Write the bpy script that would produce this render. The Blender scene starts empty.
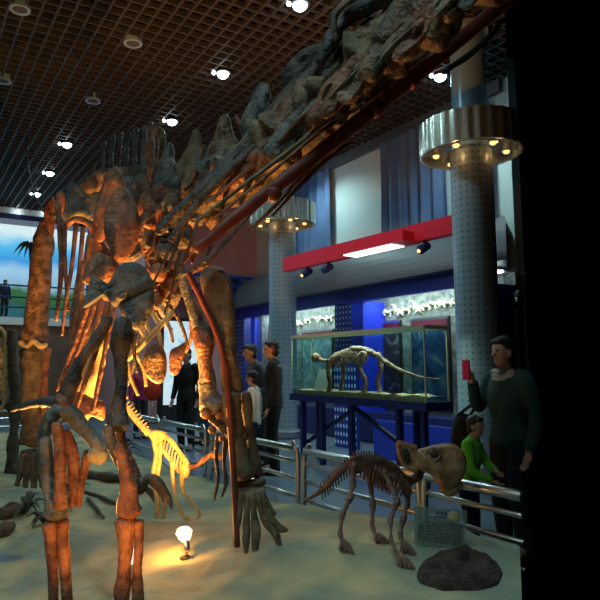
import bpy, math, random
from mathutils import Vector, noise, Matrix
random.seed(7)
C = bpy.context.scene.collection
V = Vector
# ------------------------------------------------------------------ camera, world, exposure
F_PX, CX, CY = 620.0, 255.0, 300.0            # focal length and principal point of the 600 px frame
CAM_Z = 1.4
HEAD = math.radians(29.5)                     # heading, clockwise from +Y (the long wall runs along Y)
PITCH = math.atan(67 / F_PX)
FW = V((math.sin(HEAD), math.cos(HEAD), 0)); RT = V((math.cos(HEAD), -math.sin(HEAD), 0)); UP = V((0, 0, 1))
cam = bpy.data.cameras.new('camera'); cam.sensor_width = 36; cam.lens = F_PX / 600 * 36; cam.shift_x = (300 - CX) / 600
cam.clip_start = 0.05
cob = bpy.data.objects.new('camera', cam); C.objects.link(cob)
cob.location = (0, 0, CAM_Z); cob.rotation_euler = (math.pi / 2 + PITCH, 0, -HEAD)
bpy.context.scene.camera = cob
vs = bpy.context.scene.view_settings
vs.view_transform = 'Standard'; vs.look = 'None'; vs.gamma = 1; vs.use_curve_mapping = False; vs.exposure = 0.12
w = bpy.data.worlds.new('world'); bpy.context.scene.world = w; w.use_nodes = True
w.node_tree.nodes['Background'].inputs[0].default_value = (0.004, 0.006, 0.008, 1)
w.node_tree.nodes['Background'].inputs[1].default_value = 0.0

K_DOWN = 240      # ceiling downlights, watts each
K_UP = 4.0       # multiplier on the warm floor spotlights
COOL = (0.62, 0.97, 1.0)
WARM = (1.0, 0.42, 0.085)

def ray(px, py):
    cp, sp = math.cos(PITCH), math.sin(PITCH)
    x, y = (px - CX) / F_PX, (CY - py) / F_PX
    d = RT * x + (UP * cp - FW * sp) * y + FW * cp + UP * sp
    return d / d.dot(FW)
O = V((0, 0, CAM_Z))
def P(px, py, d): return O + ray(px, py) * d
def PX(px, py, X): r = ray(px, py); return O + r * (X / r.x)
def PY(px, py, Y): r = ray(px, py); return O + r * (Y / r.y)
def PZ(px, py, Z): r = ray(px, py); return O + r * ((Z - CAM_Z) / r.z)
def sm(t): t = max(0, min(1, t)); return t * t * (3 - 2 * t)
def sandz(x, y):
    z = 0.04 + 0.27 * sm((6.6 - y) / 3.8) * sm((x - 0.3) / 2.6)
    z += 0.07 * noise.noise(V((x * .7, y * .7, 3.1))) + 0.045 * noise.noise(V((x * 2.1, y * 2.1, 1.7))) + .026 * noise.noise(V((x * 3.6, y * 3.6, 8))) + .014 * noise.noise(V((x * 7, y * 7, 0)))
    c = PZ(305, 578, .15); u = V((x - c.x, y - c.y, 0)); a, b = u.dot(RT), u.dot(FW)
    z += 0.07 * math.exp(-(a / .75) ** 2 - (b / .22) ** 2)
    c = PZ(262, 520, .08); u = V((x - c.x, y - c.y, 0))
    z -= 0.04 * math.exp(-(u.length / .45) ** 2)
    return z
def PS(px, py):
    z = .05
    for _ in range(12): p = PZ(px, py, z); z = .5 * z + .5 * sandz(p.x, p.y)
    p = PZ(px, py, z); p.z = sandz(p.x, p.y); return p
def dS(px, py): return (PS(px, py) - O).dot(FW)

# ------------------------------------------------------------------ materials
def rgb(*c): return (c[0], c[1], c[2], 1)
def mat(name, col, rough=.6, metal=0, emit=None, es=1, col2=None, scale=8, bump=0, detail=6, spec=None, thr=(.35, .65)):
    m = bpy.data.materials.new(name); m.use_nodes = True; N = m.node_tree.nodes; L = m.node_tree.links
    b = N['Principled BSDF']; b.inputs['Base Color'].default_value = rgb(*col); b.inputs['Roughness'].default_value = rough; b.inputs['Metallic'].default_value = metal
    if spec is not None: b.inputs['Specular IOR Level'].default_value = spec
    if col2 or bump:
        tc = N.new('ShaderNodeTexCoord'); nz = N.new('ShaderNodeTexNoise'); nz.inputs['Scale'].default_value = scale; nz.inputs['Detail'].default_value = detail
        L.new(tc.outputs['Object'], nz.inputs['Vector'])
        if col2:
            r = N.new('ShaderNodeValToRGB'); r.color_ramp.elements[0].color = rgb(*col); r.color_ramp.elements[1].color = rgb(*col2)
            r.color_ramp.elements[0].position, r.color_ramp.elements[1].position = thr
            L.new(nz.outputs['Fac'], r.inputs['Fac']); L.new(r.outputs['Color'], b.inputs['Base Color'])
        if bump:
            n2 = N.new('ShaderNodeTexNoise'); n2.inputs['Scale'].default_value = scale * 3.5; n2.inputs['Detail'].default_value = 8
            L.new(tc.outputs['Object'], n2.inputs['Vector'])
            bp = N.new('ShaderNodeBump'); bp.inputs['Strength'].default_value = bump; bp.inputs['Distance'].default_value = .03
            L.new(n2.outputs['Fac'], bp.inputs['Height']); L.new(bp.outputs['Normal'], b.inputs['Normal'])
    if emit: b.inputs['Emission Color'].default_value = rgb(*emit); b.inputs['Emission Strength'].default_value = es
    return m
M = {}
M['bone'] = mat('brown_bone', (.06, .03, .018), .5, col2=(.30, .175, .10), scale=10, bump=.9)
M['grey_bone'] = mat('grey_bone', (.055, .06, .06), .55, col2=(.20, .19, .17), scale=9, bump=.9)
M['dark_bone'] = mat('dark_bone', (.028, .024, .024), .5, col2=(.12, .09, .075), scale=11, bump=.8)
M['red_bone'] = mat('reddish_bone', (.11, .035, .02), .5, col2=(.36, .14, .07), scale=11, bump=.8)  # reddish tone also stands in for warm light on some bones
M['tan_bone'] = mat('tan_bone', (.09, .06, .035), .65, col2=(.24, .175, .10), scale=9, bump=.6)
M['pale_bone'] = mat('pale_bone', (.36, .26, .11), .6, col2=(.60, .50, .24), scale=14, bump=.3)  # yellowish tone also carries the lamplight on bright bones
M['small_bone'] = mat('brown_small_bone', (.08, .04, .028), .55, col2=(.20, .11, .075), scale=22, bump=.3)
M['skull'] = mat('skull_bone', (.28, .12, .055), .6, col2=(.62, .37, .20), scale=13, bump=.4)
M['pipe'] = mat('red_painted_steel', (.22, .045, .03), .5, col2=(.13, .03, .02), scale=10)
M['sand'] = mat('sand', (.21, .245, .18), .95, col2=(.46, .385, .21), scale=1.5, bump=.9, detail=9, thr=(.42, .60))
M['dirt'] = mat('dark_soil', (.018, .012, .009), .95, col2=(.075, .045, .034), scale=14, bump=1.0)
M['floor'] = mat('blue_grey_tile', (.10, .14, .20), .3, col2=(.13, .17, .23), scale=.8)
M['grid'] = mat('ceiling_grid', (.062, .052, .048), .6)
M['void'] = mat('black_slab', (.01, .01, .01), .9)
M['wall'] = mat('pale_wall', (.74, .84, .82), .8, col2=(.78, .87, .85), scale=1)
M['pink'] = mat('mauve_wall', (.58, .30, .32), .8, col2=(.62, .33, .35), scale=1)
M['brownwall'] = mat('brown_wall', (.16, .10, .07), .8, col2=(.22, .14, .10), scale=1.5)
M['curtain'] = mat('blue_grey_curtain', (.12, .19, .37), .8, col2=(.16, .25, .45), scale=2)
M['soffit'] = mat('grey_soffit', (.10, .115, .14), .5, col2=(.12, .135, .16), scale=2)
M['blue'] = mat('cobalt_blue_paint', (.012, .03, .36), .4)
M['navy'] = mat('navy_paint', (.012, .02, .13), .4)
M['bright_blue'] = mat('bright_blue_paint', (.02, .05, .75), .4)
M['redpaint'] = mat('crimson_paint', (.78, .015, .05), .4)
M['steel'] = mat('brushed_steel', (.55, .58, .60), .32, 1)
M['chrome'] = mat('chrome', (.74, .82, .76), .25, .8)
M['tube'] = mat('satin_steel_tube', (.36, .56, .74), .3, .1)
M['dark_steel'] = mat('dark_steel', (.16, .18, .17), .35, .8)
M['black'] = mat('black_metal', (.012, .012, .014), .7)
M['lamp_on'] = mat('lit_lamp', (.9, .95, 1), emit=(.8, .95, 1), es=14)
M['lamp_warm'] = mat('lit_warm_bulb', (1, .8, .5), emit=(1, .55, .2), es=1.6)
M['halogen'] = mat('lit_halogen', (1, 1, .9), emit=(1, .9, .72), es=1.0)
M['lamp_off'] = mat('unlit_lens', (.12, .10, .10), .2)
M['fluoro'] = mat('fluorescent_tube', (1, 1, 1), emit=(.82, 1, .98), es=9)
M['boxlamp'] = mat('lit_diffuser', (1, 1, 1), emit=(1, .95, .88), es=2.5)
M['rock'] = mat('niche_stone', (.10, .13, .12), .9, col2=(.26, .30, .28), scale=9, bump=.9)
M['relief'] = mat('pale_relief', (.60, .62, .42), .8, col2=(.80, .80, .58), scale=8)
M['caseframe'] = mat('pale_case_frame', (.55, .56, .40), .4)
M['gravel'] = mat('pale_gravel', (.42, .36, .20), .95, col2=(.72, .66, .42), scale=26, bump=.8)
M['card'] = mat('white_card', (.35, .42, .40), .6)
M['leaf'] = mat('dark_leaf', (.02, .03, .024), .7, col2=(.07, .08, .06), scale=12)
M['wood'] = mat('driftwood', (.05, .035, .025), .8, col2=(.13, .10, .07), scale=9, bump=.7)
M['skin'] = mat('skin', (.50, .28, .19), .5)
M['hair'] = mat('black_hair', (.012, .010, .010), .5)
for n, c in dict(c_black=(.012, .012, .014), c_grey=(.10, .10, .11), c_white=(.62, .64, .66), c_mag=(.30, .02, .13), c_red=(.5, .04, .02), c_jean=(.06, .10, .17),
                 c_green=(.16, .55, .03), c_navy=(.015, .02, .06), c_pink=(.75, .03, .14), c_dk=(.03, .03, .035), c_teal=(.02, .06, .06)).items():
    M[n] = mat('cloth_' + n[2:], c, .9)

def glass_mat(name, tint=(.85, .95, .93), a=.12):
    m = bpy.data.materials.new(name); m.use_nodes = True; N = m.node_tree.nodes; L = m.node_tree.links
    N.remove(N['Principled BSDF']); t = N.new('ShaderNodeBsdfTransparent'); t.inputs[0].default_value = rgb(*tint)
    g = N.new('ShaderNodeBsdfGlossy'); g.inputs['Roughness'].default_value = .03; g.inputs[0].default_value = rgb(.9, 1, .97)
    f = N.new('ShaderNodeLayerWeight'); f.inputs[0].default_value = a
    x = N.new('ShaderNodeMixShader'); L.new(f.outputs['Fresnel'], x.inputs[0]); L.new(t.outputs[0], x.inputs[1]); L.new(g.outputs[0], x.inputs[2])
    L.new(x.outputs[0], N['Material Output'].inputs[0]); return m
M['glass'] = glass_mat('glass_pane', a=.05)
M['acrylic'] = glass_mat('clear_acrylic', (.80, .90, .86), .10)
def milky():
    m = bpy.data.materials.new('milky_acrylic'); m.use_nodes = True; N = m.node_tree.nodes; L = m.node_tree.links; b = N['Principled BSDF']
    b.inputs['Base Color'].default_value = rgb(.22, .30, .28); b.inputs['Roughness'].default_value = .25; b.inputs['Alpha'].default_value = .5; return m
M['milky'] = milky()

def nodes_of(name):
    m = bpy.data.materials.new(name); m.use_nodes = True; return m, m.node_tree.nodes, m.node_tree.links, m.node_tree.nodes['Principled BSDF']
def mth(N, L, op, a, b=None, c=None):
    n = N.new('ShaderNodeMath'); n.operation = op
    for i, v in enumerate((a, b, c)):
        if v is None: continue
        if isinstance(v, (int, float)): n.inputs[i].default_value = v
        else: L.new(v, n.inputs[i])
    return n.outputs[0]
def perf(name, base, dark, cyl, su, sv, r, metal=.6, rough=.4):
    """dots punched on a regular lattice: round a vertical cylinder, or on a wall running along Y"""
    m, N, L, b = nodes_of(name); tc = N.new('ShaderNodeTexCoord'); s = N.new('ShaderNodeSeparateXYZ'); L.new(tc.outputs['Object'], s.inputs[0])
    u = mth(N, L, 'ARCTAN2', s.outputs[1], s.outputs[0]) if cyl else s.outputs[1]
    fu = mth(N, L, 'SUBTRACT', mth(N, L, 'FRACT', mth(N, L, 'MULTIPLY', u, su)), .5)
    fv = mth(N, L, 'SUBTRACT', mth(N, L, 'FRACT', mth(N, L, 'MULTIPLY', s.outputs[2], sv)), .5)
    d = mth(N, L, 'SQRT', mth(N, L, 'ADD', mth(N, L, 'MULTIPLY', fu, fu), mth(N, L, 'MULTIPLY', fv, fv)))
    k = mth(N, L, 'LESS_THAN', d, r)
    seam = mth(N, L, 'LESS_THAN', mth(N, L, 'FRACT', mth(N, L, 'MULTIPLY', s.outputs[2], .72)), .012) if cyl else 0
    mx = N.new('ShaderNodeMix'); mx.data_type = 'RGBA'; L.new(k, mx.inputs[0]); mx.inputs[6].default_value = rgb(*base); mx.inputs[7].default_value = rgb(*dark)
    out = mx.outputs[2]
    if cyl:
        m2 = N.new('ShaderNodeMix'); m2.data_type = 'RGBA'; L.new(seam, m2.inputs[0]); L.new(out, m2.inputs[6]); m2.inputs[7].default_value = rgb(.45, .50, .48); out = m2.outputs[2]
    L.new(out, b.inputs['Base Color']); b.inputs['Metallic'].default_value = metal; b.inputs['Roughness'].default_value = rough
    return m
M['perf_col'] = perf('perforated_steel', (.29, .38, .46), (.13, .17, .22), True, 20 / (2 * math.pi), 11, .18, .2, .36)
M['perf_blue'] = perf('perforated_blue_panel', (.02, .03, .20), (.30, .40, .75), False, 9, 9, .2, .1, .5)
M['perf_bright'] = perf('perforated_blue_screen', (.015, .03, .28), (.55, .75, .95), False, 12, 7, .26, .1, .5)

def picture(name, cols, scale, emit=0, dist=1.5):
    m, N, L, b = nodes_of(name); tc = N.new('ShaderNodeTexCoord'); nz = N.new('ShaderNodeTexNoise')
    nz.inputs['Scale'].default_value = scale; nz.inputs['Detail'].default_value = 4; nz.inputs['Distortion'].default_value = dist
    L.new(tc.outputs['Object'], nz.inputs['Vector']); r = N.new('ShaderNodeValToRGB'); L.new(nz.outputs['Fac'], r.inputs[0])
    e = r.color_ramp.elements; n = len(cols)
    for i, c in enumerate(cols):
        pos = .3 + .4 * i / (n - 1)
        el = e[i] if i < 2 else e.new(pos)
        el.position = pos; el.color = rgb(*c)
    L.new(r.outputs[0], b.inputs['Base Color']); b.inputs['Roughness'].default_value = .4
    if emit: L.new(r.outputs[0], b.inputs['Emission Color']); b.inputs['Emission Strength'].default_value = emit
    return m
M['pic_sea'] = picture('sea_picture', [(.005, .012, .03), (.01, .03, .09), (.015, .05, .14), (.10, .18, .20), (.07, .05, .02)], 2.2)
M['pic_brown'] = picture('fossil_picture', [(.02, .012, .01), (.06, .035, .03), (.08, .07, .06), (.25, .30, .30)], 3.5)
M['pic_pale'] = picture('pale_picture', [(.05, .10, .13), (.12, .22, .24), (.35, .45, .45)], 3)
M['lightbox'] = picture('lit_poster', [(.25, .55, .9), (.6, .85, 1), (.8, .95, 1), (.9, 1, 1), (.3, .6, 1)], 2.6, .55)

def mural_mat():
    m, N, L, b = nodes_of('lit_sky_mural'); tc = N.new('ShaderNodeTexCoord'); s = N.new('ShaderNodeSeparateXYZ'); L.new(tc.outputs['Object'], s.inputs[0])
    nz = N.new('ShaderNodeTexNoise'); nz.inputs['Scale'].default_value = .9; nz.inputs['Detail'].default_value = 6; L.new(tc.outputs['Object'], nz.inputs['Vector'])
    h = mth(N, L, 'ADD', s.outputs[2], mth(N, L, 'MULTIPLY', mth(N, L, 'SUBTRACT', nz.outputs['Fac'], .5), .9))
    r = N.new('ShaderNodeValToRGB'); L.new(mth(N, L, 'DIVIDE', h, 2.95), r.inputs[0]); e = r.color_ramp.elements
    stops = [(.0, (.02, .10, .16)), (.16, (.02, .10, .05)), (.30, (.03, .14, .04)), (.38, (.25, .45, .62)), (.55, (.35, .62, .85)), (.66, (.05, .36, .80)), (.80, (.10, .58, .95)), (.93, (.75, .97, 1))]
    for i, (p, c) in enumerate(stops):
        el = e[i] if i < 2 else e.new(p)
        el.position = p; el.color = rgb(*c)
    L.new(r.outputs[0], b.inputs['Base Color']); L.new(r.outputs[0], b.inputs['Emission Color']); b.inputs['Emission Strength'].default_value = .75
    return m
M['mural'] = mural_mat()

# ------------------------------------------------------------------ mesh tools
def wl(o):
    p = V(o.location)
    while o.parent: o = o.parent; p = p + V(o.location)
    return p
def tag(o, label, cat=None, group=None, kind=None):
    if label: o['label'] = label
    if cat: o['category'] = cat
    if group: o['group'] = group
    if kind: o['kind'] = kind
    return o
def thing(name, loc, label, cat, group=None):
    o = bpy.data.objects.new(name, None); C.objects.link(o); o.location = loc; o.empty_display_size = .1
    return tag(o, label, cat, group)
class MB:
    def __init__(s): s.v = []; s.f = []
    def add(s, v, f):
        n = len(s.v); s.v += [V(p) for p in v]; s.f += [tuple(i + n for i in q) for q in f]; return s
    def build(s, name, m, parent=None, smooth=True, origin=None):
        me = bpy.data.meshes.new(name)
        off = wl(parent) if parent else V((0, 0, 0))
        if origin is not None: off = V(origin)
        me.from_pydata([tuple(p - off) for p in s.v], [], s.f); me.materials.append(M[m] if isinstance(m, str) else m)
        if smooth: me.polygons.foreach_set('use_smooth', [True] * len(me.polygons))
        me.update()
        if smooth: me.set_sharp_from_angle(angle=math.radians(42))
        o = bpy.data.objects.new(name, me); C.objects.link(o)
        if parent:
            o.parent = parent
            if origin is not None: o.location = V(origin) - wl(parent)
        elif origin is not None: o.location = origin
        return o
    def box(s, a, b, bev=0):
        a, b = V(a), V(b); lo = V(map(min, a, b)); hi = V(map(max, a, b))
        v = [(x, y, z) for x in (lo.x, hi.x) for y in (lo.y, hi.y) for z in (lo.z, hi.z)]
        return s.add(v, [(0, 1, 3, 2), (4, 6, 7, 5), (0, 4, 5, 1), (2, 3, 7, 6), (0, 2, 6, 4), (1, 5, 7, 3)])
    def beam(s, a, b, wd, ht, up=UP):
        a, b = V(a), V(b); d = (b - a).normalized(); u = V(up); sd = d.cross(u).normalized(); u = sd.cross(d)
        v = [p + sd * (i * wd / 2) + u * (j * ht / 2) for p in (a, b) for i, j in ((-1, -1), (1, -1), (1, 1), (-1, 1))]
        return s.add(v, [(3, 2, 1, 0), (4, 5, 6, 7), (0, 1, 5, 4), (1, 2, 6, 5), (2, 3, 7, 6), (3, 0, 4, 7)])
    def tube(s, pts, rad, seg=10, sub=5, rough=0, flat=1.0, fdir=None, cap=True, freq=14):
        pts = [V(p) for p in pts]
        if isinstance(rad, (int, float)): rad = [rad] * len(pts)
        Q, R = [], []
        n = len(pts)
        for i in range(n - 1):
            p0, p1, p2, p3 = pts[max(i - 1, 0)], pts[i], pts[i + 1], pts[min(i + 2, n - 1)]
            k = sub if n > 2 or sub > 3 else 1
            for j in range(k):
                t = j / k
                Q.append(.5 * ((2 * p1) + (p2 - p0) * t + (2 * p0 - 5 * p1 + 4 * p2 - p3) * t * t + (3 * p1 - p0 - 3 * p2 + p3) * t ** 3))
                tt = sm(t); R.append(rad[i] * (1 - tt) + rad[i + 1] * tt)
        Q.append(pts[-1]); R.append(rad[-1])
        if cap:
            d0 = (Q[0] - Q[1]).normalized(); d1 = (Q[-1] - Q[-2]).normalized(); r0, r1 = R[0], R[-1]
            Q = [Q[0] + d0 * r0 * .55, Q[0] + d0 * r0 * .38] + Q + [Q[-1] + d1 * r1 * .38, Q[-1] + d1 * r1 * .55]
            R = [r0 * .25, r0 * .72] + R + [r1 * .72, r1 * .25]
        T0 = None; v = []; sd = None
        for i, q in enumerate(Q):
            t = (Q[min(i + 1, len(Q) - 1)] - Q[max(i - 1, 0)]).normalized()
            if sd is None:
                ref = V(fdir) if fdir is not None else (UP if abs(t.z) < .9 else V((1, 0, 0)))
                sd = ref - t * ref.dot(t)
            sd = (sd - t * sd.dot(t)).normalized(); bn = t.cross(sd)
            for k in range(seg):
                a = 2 * math.pi * k / seg; r = R[i]
                dv = sd * math.cos(a) * flat + bn * math.sin(a)
                if rough: r *= 1 + rough * noise.noise((q + dv * r) * freq)
                v.append(q + dv * r)
        f = []
        for i in range(len(Q) - 1):
            for k in range(seg):
                a, b = i * seg + k, i * seg + (k + 1) % seg; f.append((a, b, b + seg, a + seg))
        f.append(tuple(range(seg - 1, -1, -1))); f.append(tuple(range((len(Q) - 1) * seg, len(Q) * seg)))
        return s.add(v, f)
    def blob(s, c, r, axes=None, rough=.15, nu=16, nv=10, freq=8):
        c = V(c); ax = axes or (V((1, 0, 0)), V((0, 1, 0)), V((0, 0, 1)))
        if isinstance(r, (int, float)): r = (r, r, r)
        v = []; f = []
        for j in range(nv + 1):
            th = math.pi * j / nv
            for i in range(nu):
                ph = 2 * math.pi * i / nu
                d = ax[0] * (r[0] * math.sin(th) * math.cos(ph)) + ax[1] * (r[1] * math.sin(th) * math.sin(ph)) + ax[2] * (r[2] * math.cos(th))
                d = d * (1 + rough * noise.noise((c + d) * freq)); v.append(c + d)
        for j in range(nv):
            for i in range(nu):
                a, b = j * nu + i, j * nu + (i + 1) % nu; f.append((a, a + nu, b + nu, b))
        return s.add(v, f)
    def plate(s, outline, th, rough=.35, bulge=1.0, sub=4):
        """a bone blade: closed outline with thickness, thin rounded rim, swollen middle"""
        pts = [V(p) for p in outline]; n = len(pts); Q = []
        for i in range(n):
            p0, p1, p2, p3 = pts[i - 1], pts[i], pts[(i + 1) % n], pts[(i + 2) % n]
            for j in range(sub):
                t = j / sub; Q.append(.5 * ((2 * p1) + (p2 - p0) * t + (2 * p0 - 5 * p1 + 4 * p2 - p3) * t * t + (3 * p1 - p0 - 3 * p2 + p3) * t ** 3))
        c = sum(Q, V()) / len(Q); nr = V()
        for i in range(len(Q)): nr += (Q[i] - c).cross(Q[(i + 1) % len(Q)] - c)
        nr.normalize(); m = len(Q); v = []; f = []
        rings = [(1, 0), (.965, .45), (.85, .8), (.6, 1 * bulge), (.3, 1.05 * bulge)]
        for sgn in (1, -1):
            b0 = len(v)
            for k, h in rings:
                for q in Q:
                    p = c + (q - c) * k; hh = h * (1 + rough * 1.6 * noise.noise(p * 7 + V((0, 0, sgn * 3))))
                    v.append(p + nr * sgn * th / 2 * hh)
            v.append(c + nr * sgn * th / 2 * bulge)
            for r in range(len(rings) - 1):
                for i in range(m):
                    a, b = b0 + r * m + i, b0 + r * m + (i + 1) % m
                    f.append((a, b, b + m, a + m) if sgn > 0 else (b, a, a + m, b + m))
            for i in range(m):
                a, b = b0 + (len(rings) - 1) * m + i, b0 + (len(rings) - 1) * m + (i + 1) % m
                f.append((a, b, len(v) - 1) if sgn > 0 else (b, a, len(v) - 1))
        return s.add(v, f)
    def lathe(s, prof, c, seg=32, close=False):
        c = V(c); v = []; f = []
        for r, z in prof:
            for k in range(seg):
                a = 2 * math.pi * k / seg; v.append(c + V((r * math.cos(a), r * math.sin(a), z)))
        n = len(prof)
        for i in range(n if close else n - 1):
            for k in range(seg):
                a, b = i * seg + k, i * seg + (k + 1) % seg; a2, b2 = ((i + 1) % n) * seg + k, ((i + 1) % n) * seg + (k + 1) % seg
                f.append((a, b, b2, a2))
        if not close: f.append(tuple(range(seg - 1, -1, -1))); f.append(tuple(range((n - 1) * seg, n * seg)))
        return s.add(v, f)
def struct(mb, name, m, smooth=False, origin=None):
    o = mb.build(name, m, smooth=smooth, origin=origin); o['kind'] = 'structure'; return o
def px_tube(mb, pts, d, rs, **k):
    """pts: (px,py[,depth]); radii in px"""
    pp, rr = [], []
    for i, p in enumerate(pts):
        dd = p[2] if len(p) > 2 else d
        pp.append(P(p[0], p[1], dd)); r = rs[i] if isinstance(rs, (list, tuple)) else rs; rr.append(r * dd / F_PX)
    k.setdefault('rough', .3); return mb.tube(pp, rr, **k)
def px_plate(mb, pts, d, th, tilt=0, **k):
    cx = sum(p[0] for p in pts) / len(pts)
    return mb.plate([P(p[0], p[1], p[2] if len(p) > 2 else d + (p[0] - cx) / F_PX * d * tilt) for p in pts], th, **k)

# ------------------------------------------------------------------ lights of the hall
def add_light(name, kind, loc, power, col, target=None, size=.1, spot=None, blend=.6, parent=None, size_y=None):
    l = bpy.data.lights.new(name, kind); l.energy = power; l.color = col
    if kind == 'SPOT': l.spot_size = spot; l.spot_blend = blend; l.shadow_soft_size = size
    elif kind == 'POINT': l.shadow_soft_size = size
    elif kind == 'AREA':
        l.size = size
        if size_y: l.shape = 'RECTANGLE'; l.size_y = size_y
    o = bpy.data.objects.new(name, l); C.objects.link(o); o.location = V(loc) - (wl(parent) if parent else V())
    if parent: o.parent = parent
    d = (V(target) - V(loc)) if target is not None else V((0, 0, -1))
    o.rotation_euler = d.to_track_quat('-Z', 'Y').to_euler(); return o

# ------------------------------------------------------------------ setting
CEIL = 6.25; XW = 8.6; XC = 6.8; XR = 3.4; YP = 15.1; YM = 20.8; XL = -9.0
KC, KF = .765, .785                    # the modelled hall stops along y = k*x to the right of the view
def edge(k, x): return k * x
# floor of the visitors' hall
mb = MB(); mb.add([(XL, 1.0, -.02), (1.25, 1.0, -.02), (XW, KF * XW, -.02), (XW, YM, -.02), (XL, YM, -.02)], [(0, 1, 2, 3, 4)])
mb.add([(XL, 1.0, -.12), (1.25, 1.0, -.12), (XW, KF * XW, -.12), (XW, YM, -.12), (XL, YM, -.12)], [(4, 3, 2, 1, 0)])
struct(mb, 'floor', 'floor')
# sand bed
mb = MB(); nx, ny = 200, 230; idx = {}
x0, x1, y0, y1 = XL + .6, XR - .09, 1.4, 14.0
for j in range(ny + 1):
    for i in range(nx + 1):
        x = x0 + (x1 - x0) * i / nx; ylo = max(y0, KF * x if x > 0 else y0); y = ylo + (y1 - ylo) * (j / ny) ** 1.35
        idx[i, j] = len(mb.v); mb.v.append(V((x, y, sandz(x, y))))
for j in range(ny):
    for i in range(nx): mb.f.append((idx[i, j], idx[i + 1, j], idx[i + 1, j + 1], idx[i, j + 1]))
rim = [idx[i, 0] for i in range(nx + 1)] + [idx[nx, j] for j in range(1, ny + 1)] + [idx[i, ny] for i in range(nx - 1, -1, -1)] + [idx[0, j] for j in range(ny - 1, 0, -1)]
b0 = len(mb.v); mb.v += [V((mb.v[i].x, mb.v[i].y, -.02)) for i in rim]
for k in range(len(rim)): k2 = (k + 1) % len(rim); mb.f.append((rim[k], b0 + k, b0 + k2, rim[k2]))
so = mb.build('sand_bed', 'sand'); so['kind'] = 'structure'
# ceiling: black slab with an open-cell grid hung below it
mb = MB(); zc = CEIL
poly = [(XL, -5), (0, -5), (0, 0), (XW, KC * XW), (XW, YM), (XL, YM)]
mb.add([(x, y, zc + .35) for x, y in poly] + [(x, y, zc + .45) for x, y in poly], [(5, 4, 3, 2, 1, 0), (6, 7, 8, 9, 10, 11)] + [(i, (i + 1) % 6, (i + 1) % 6 + 6, i + 6) for i in range(6)])
struct(mb, 'ceiling', 'void')
mb = MB(); st = .20; hw = .018
x = XL + st
while x < XW:
    ys = max(-5, KC * x) if x > 0 else -5; mb.box((x - hw, ys, zc), (x + hw, YM - .01, zc + .075)); x += st
y = -5.0
while y < YM:
    xe = min(XW - .01, max(0, y / KC)); mb.box((XL + .01, y - hw, zc + .001), (xe, y + hw, zc + .074)); y += st
struct(mb, 'trim_1', 'grid')
# right wall (curtains hang on it), far walls
mb = MB(); mb.box((XW, KC * XW, 0), (XW + .2, YP + .2, CEIL + .35)); struct(mb, 'wall_right', 'wall')
mb = MB(); mb.box((5.3, YP, 0), (XW, YP + .2, CEIL + .35)); struct(mb, 'wall_back', 'pink')
mb = MB(); mb.box((XL, YM, 0), (5.6, YM + .2, CEIL + .35)); struct(mb, 'wall_far', 'brownwall')
mb = MB(); mb.box((5.3, YP + .2, 0), (5.5, YM, CEIL + .35)); struct(mb, 'wall_return', 'pink')
mb = MB(); mb.box((XW - .10, KC * XW + .1, CEIL - .22), (XW, YP, CEIL)); struct(mb, 'trim_2', 'soffit')
# gallery at the far left, below the mural
yg = 19.2; zg = 2.85
mb = MB(); mb.box((XL, yg, zg - .22), (5.3, YM, zg)); struct(mb, 'gallery_floor', 'wall')
mb = MB(); mb.box((XL, yg + .1, 0), (5.3, yg + .3, zg - .22)); struct(mb, 'wall_below_gallery', 'brownwall')
# curved grey soffit over the wall exhibits
XE = 7.75; ye0, ye1 = KF * (XE + .8), 15.08
zb1 = PX(400, 281, XE).z; zb0 = PX(400, 296, XE).z; zt = PX(400, 246, XW).z
mb = MB(); prof = []
for k in range(11):
    a = math.pi / 2 * k / 10; prof.append((XW - .05 - (XW - .05 - XE + .25) * math.sin(a) ** .8, zb1 + .06 + (zt - zb1 - .06) * math.cos(a) ** 1.3))
prof += [(XE - .25, zb1), (XW - .02, zb1), (XW - .02, zt)]
v = [(x, KF * x if y is None else y, z) for y in (None, ye1) for x, z in prof]; n = len(prof)
mb.add(v, [(i, (i + 1) % n, (i + 1) % n + n, i + n) for i in range(n)] + [tuple(range(n - 1, -1, -1)), tuple(range(n, 2 * n))])
struct(mb, 'trim_3', 'soffit', smooth=False)
mb = MB(); mb.box((XE - .02, ye0, zb0), (XE + .06, ye1, zb1)); struct(mb, 'trim_4', 'blue')
# ------------------------------------------------------------------ wall exhibits under the soffit
def yx(px, X): return PX(px, 367, X).y
zn0 = 0.55                                                          # niche sill
zn1 = zb0                                                           # niche head, under the blue band
niches = [(yx(335.5, XE), 14.3), (yx(458, XE), yx(364, XE)), (KF * (XE + .65), yx(495, XE))]
mb = MB(); mb.box((XE, ye0, 0), (XE + .8, ye1, zn0)); struct(mb, 'trim_5', 'navy')
ND = .55
for i, (a, b) in enumerate(niches):
    mb = MB(); mb.box((XE + ND, a, zn0), (XE + ND + .1, b, zn1 + .2)); o = struct(mb, 'wall_niche', 'rock')
    mb = MB(); mb.box((XE + .05, a, zn1 + .2), (XE + .82, b, zn1 + .22)); struct(mb, 'niche_head', 'wall')
    t = tag(MB().tube([(XE + .16, a + .08, zn1 + .18), (XE + .16, b - .08, zn1 + .18)], .022, sub=2).build('fluorescent_tube', 'fluoro'),
            ['fluorescent tube along the top of the stone niche behind the far column', 'fluorescent tube over the middle niche of pale fossil reliefs', 'fluorescent tube over the niche behind the woman with a pink phone'][i], 'light', 'niche tubes')
    add_light('niche_light', 'AREA', (XE + .2, (a + b) / 2, zn1 + .06), 20 * (b - a) / 2.5, (.80, 1, .96), target=(XE + .42, (a + b) / 2, 1.2), size=.12, size_y=b - a - .2).rotation_euler = (0, math.radians(-25), 0)
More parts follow.
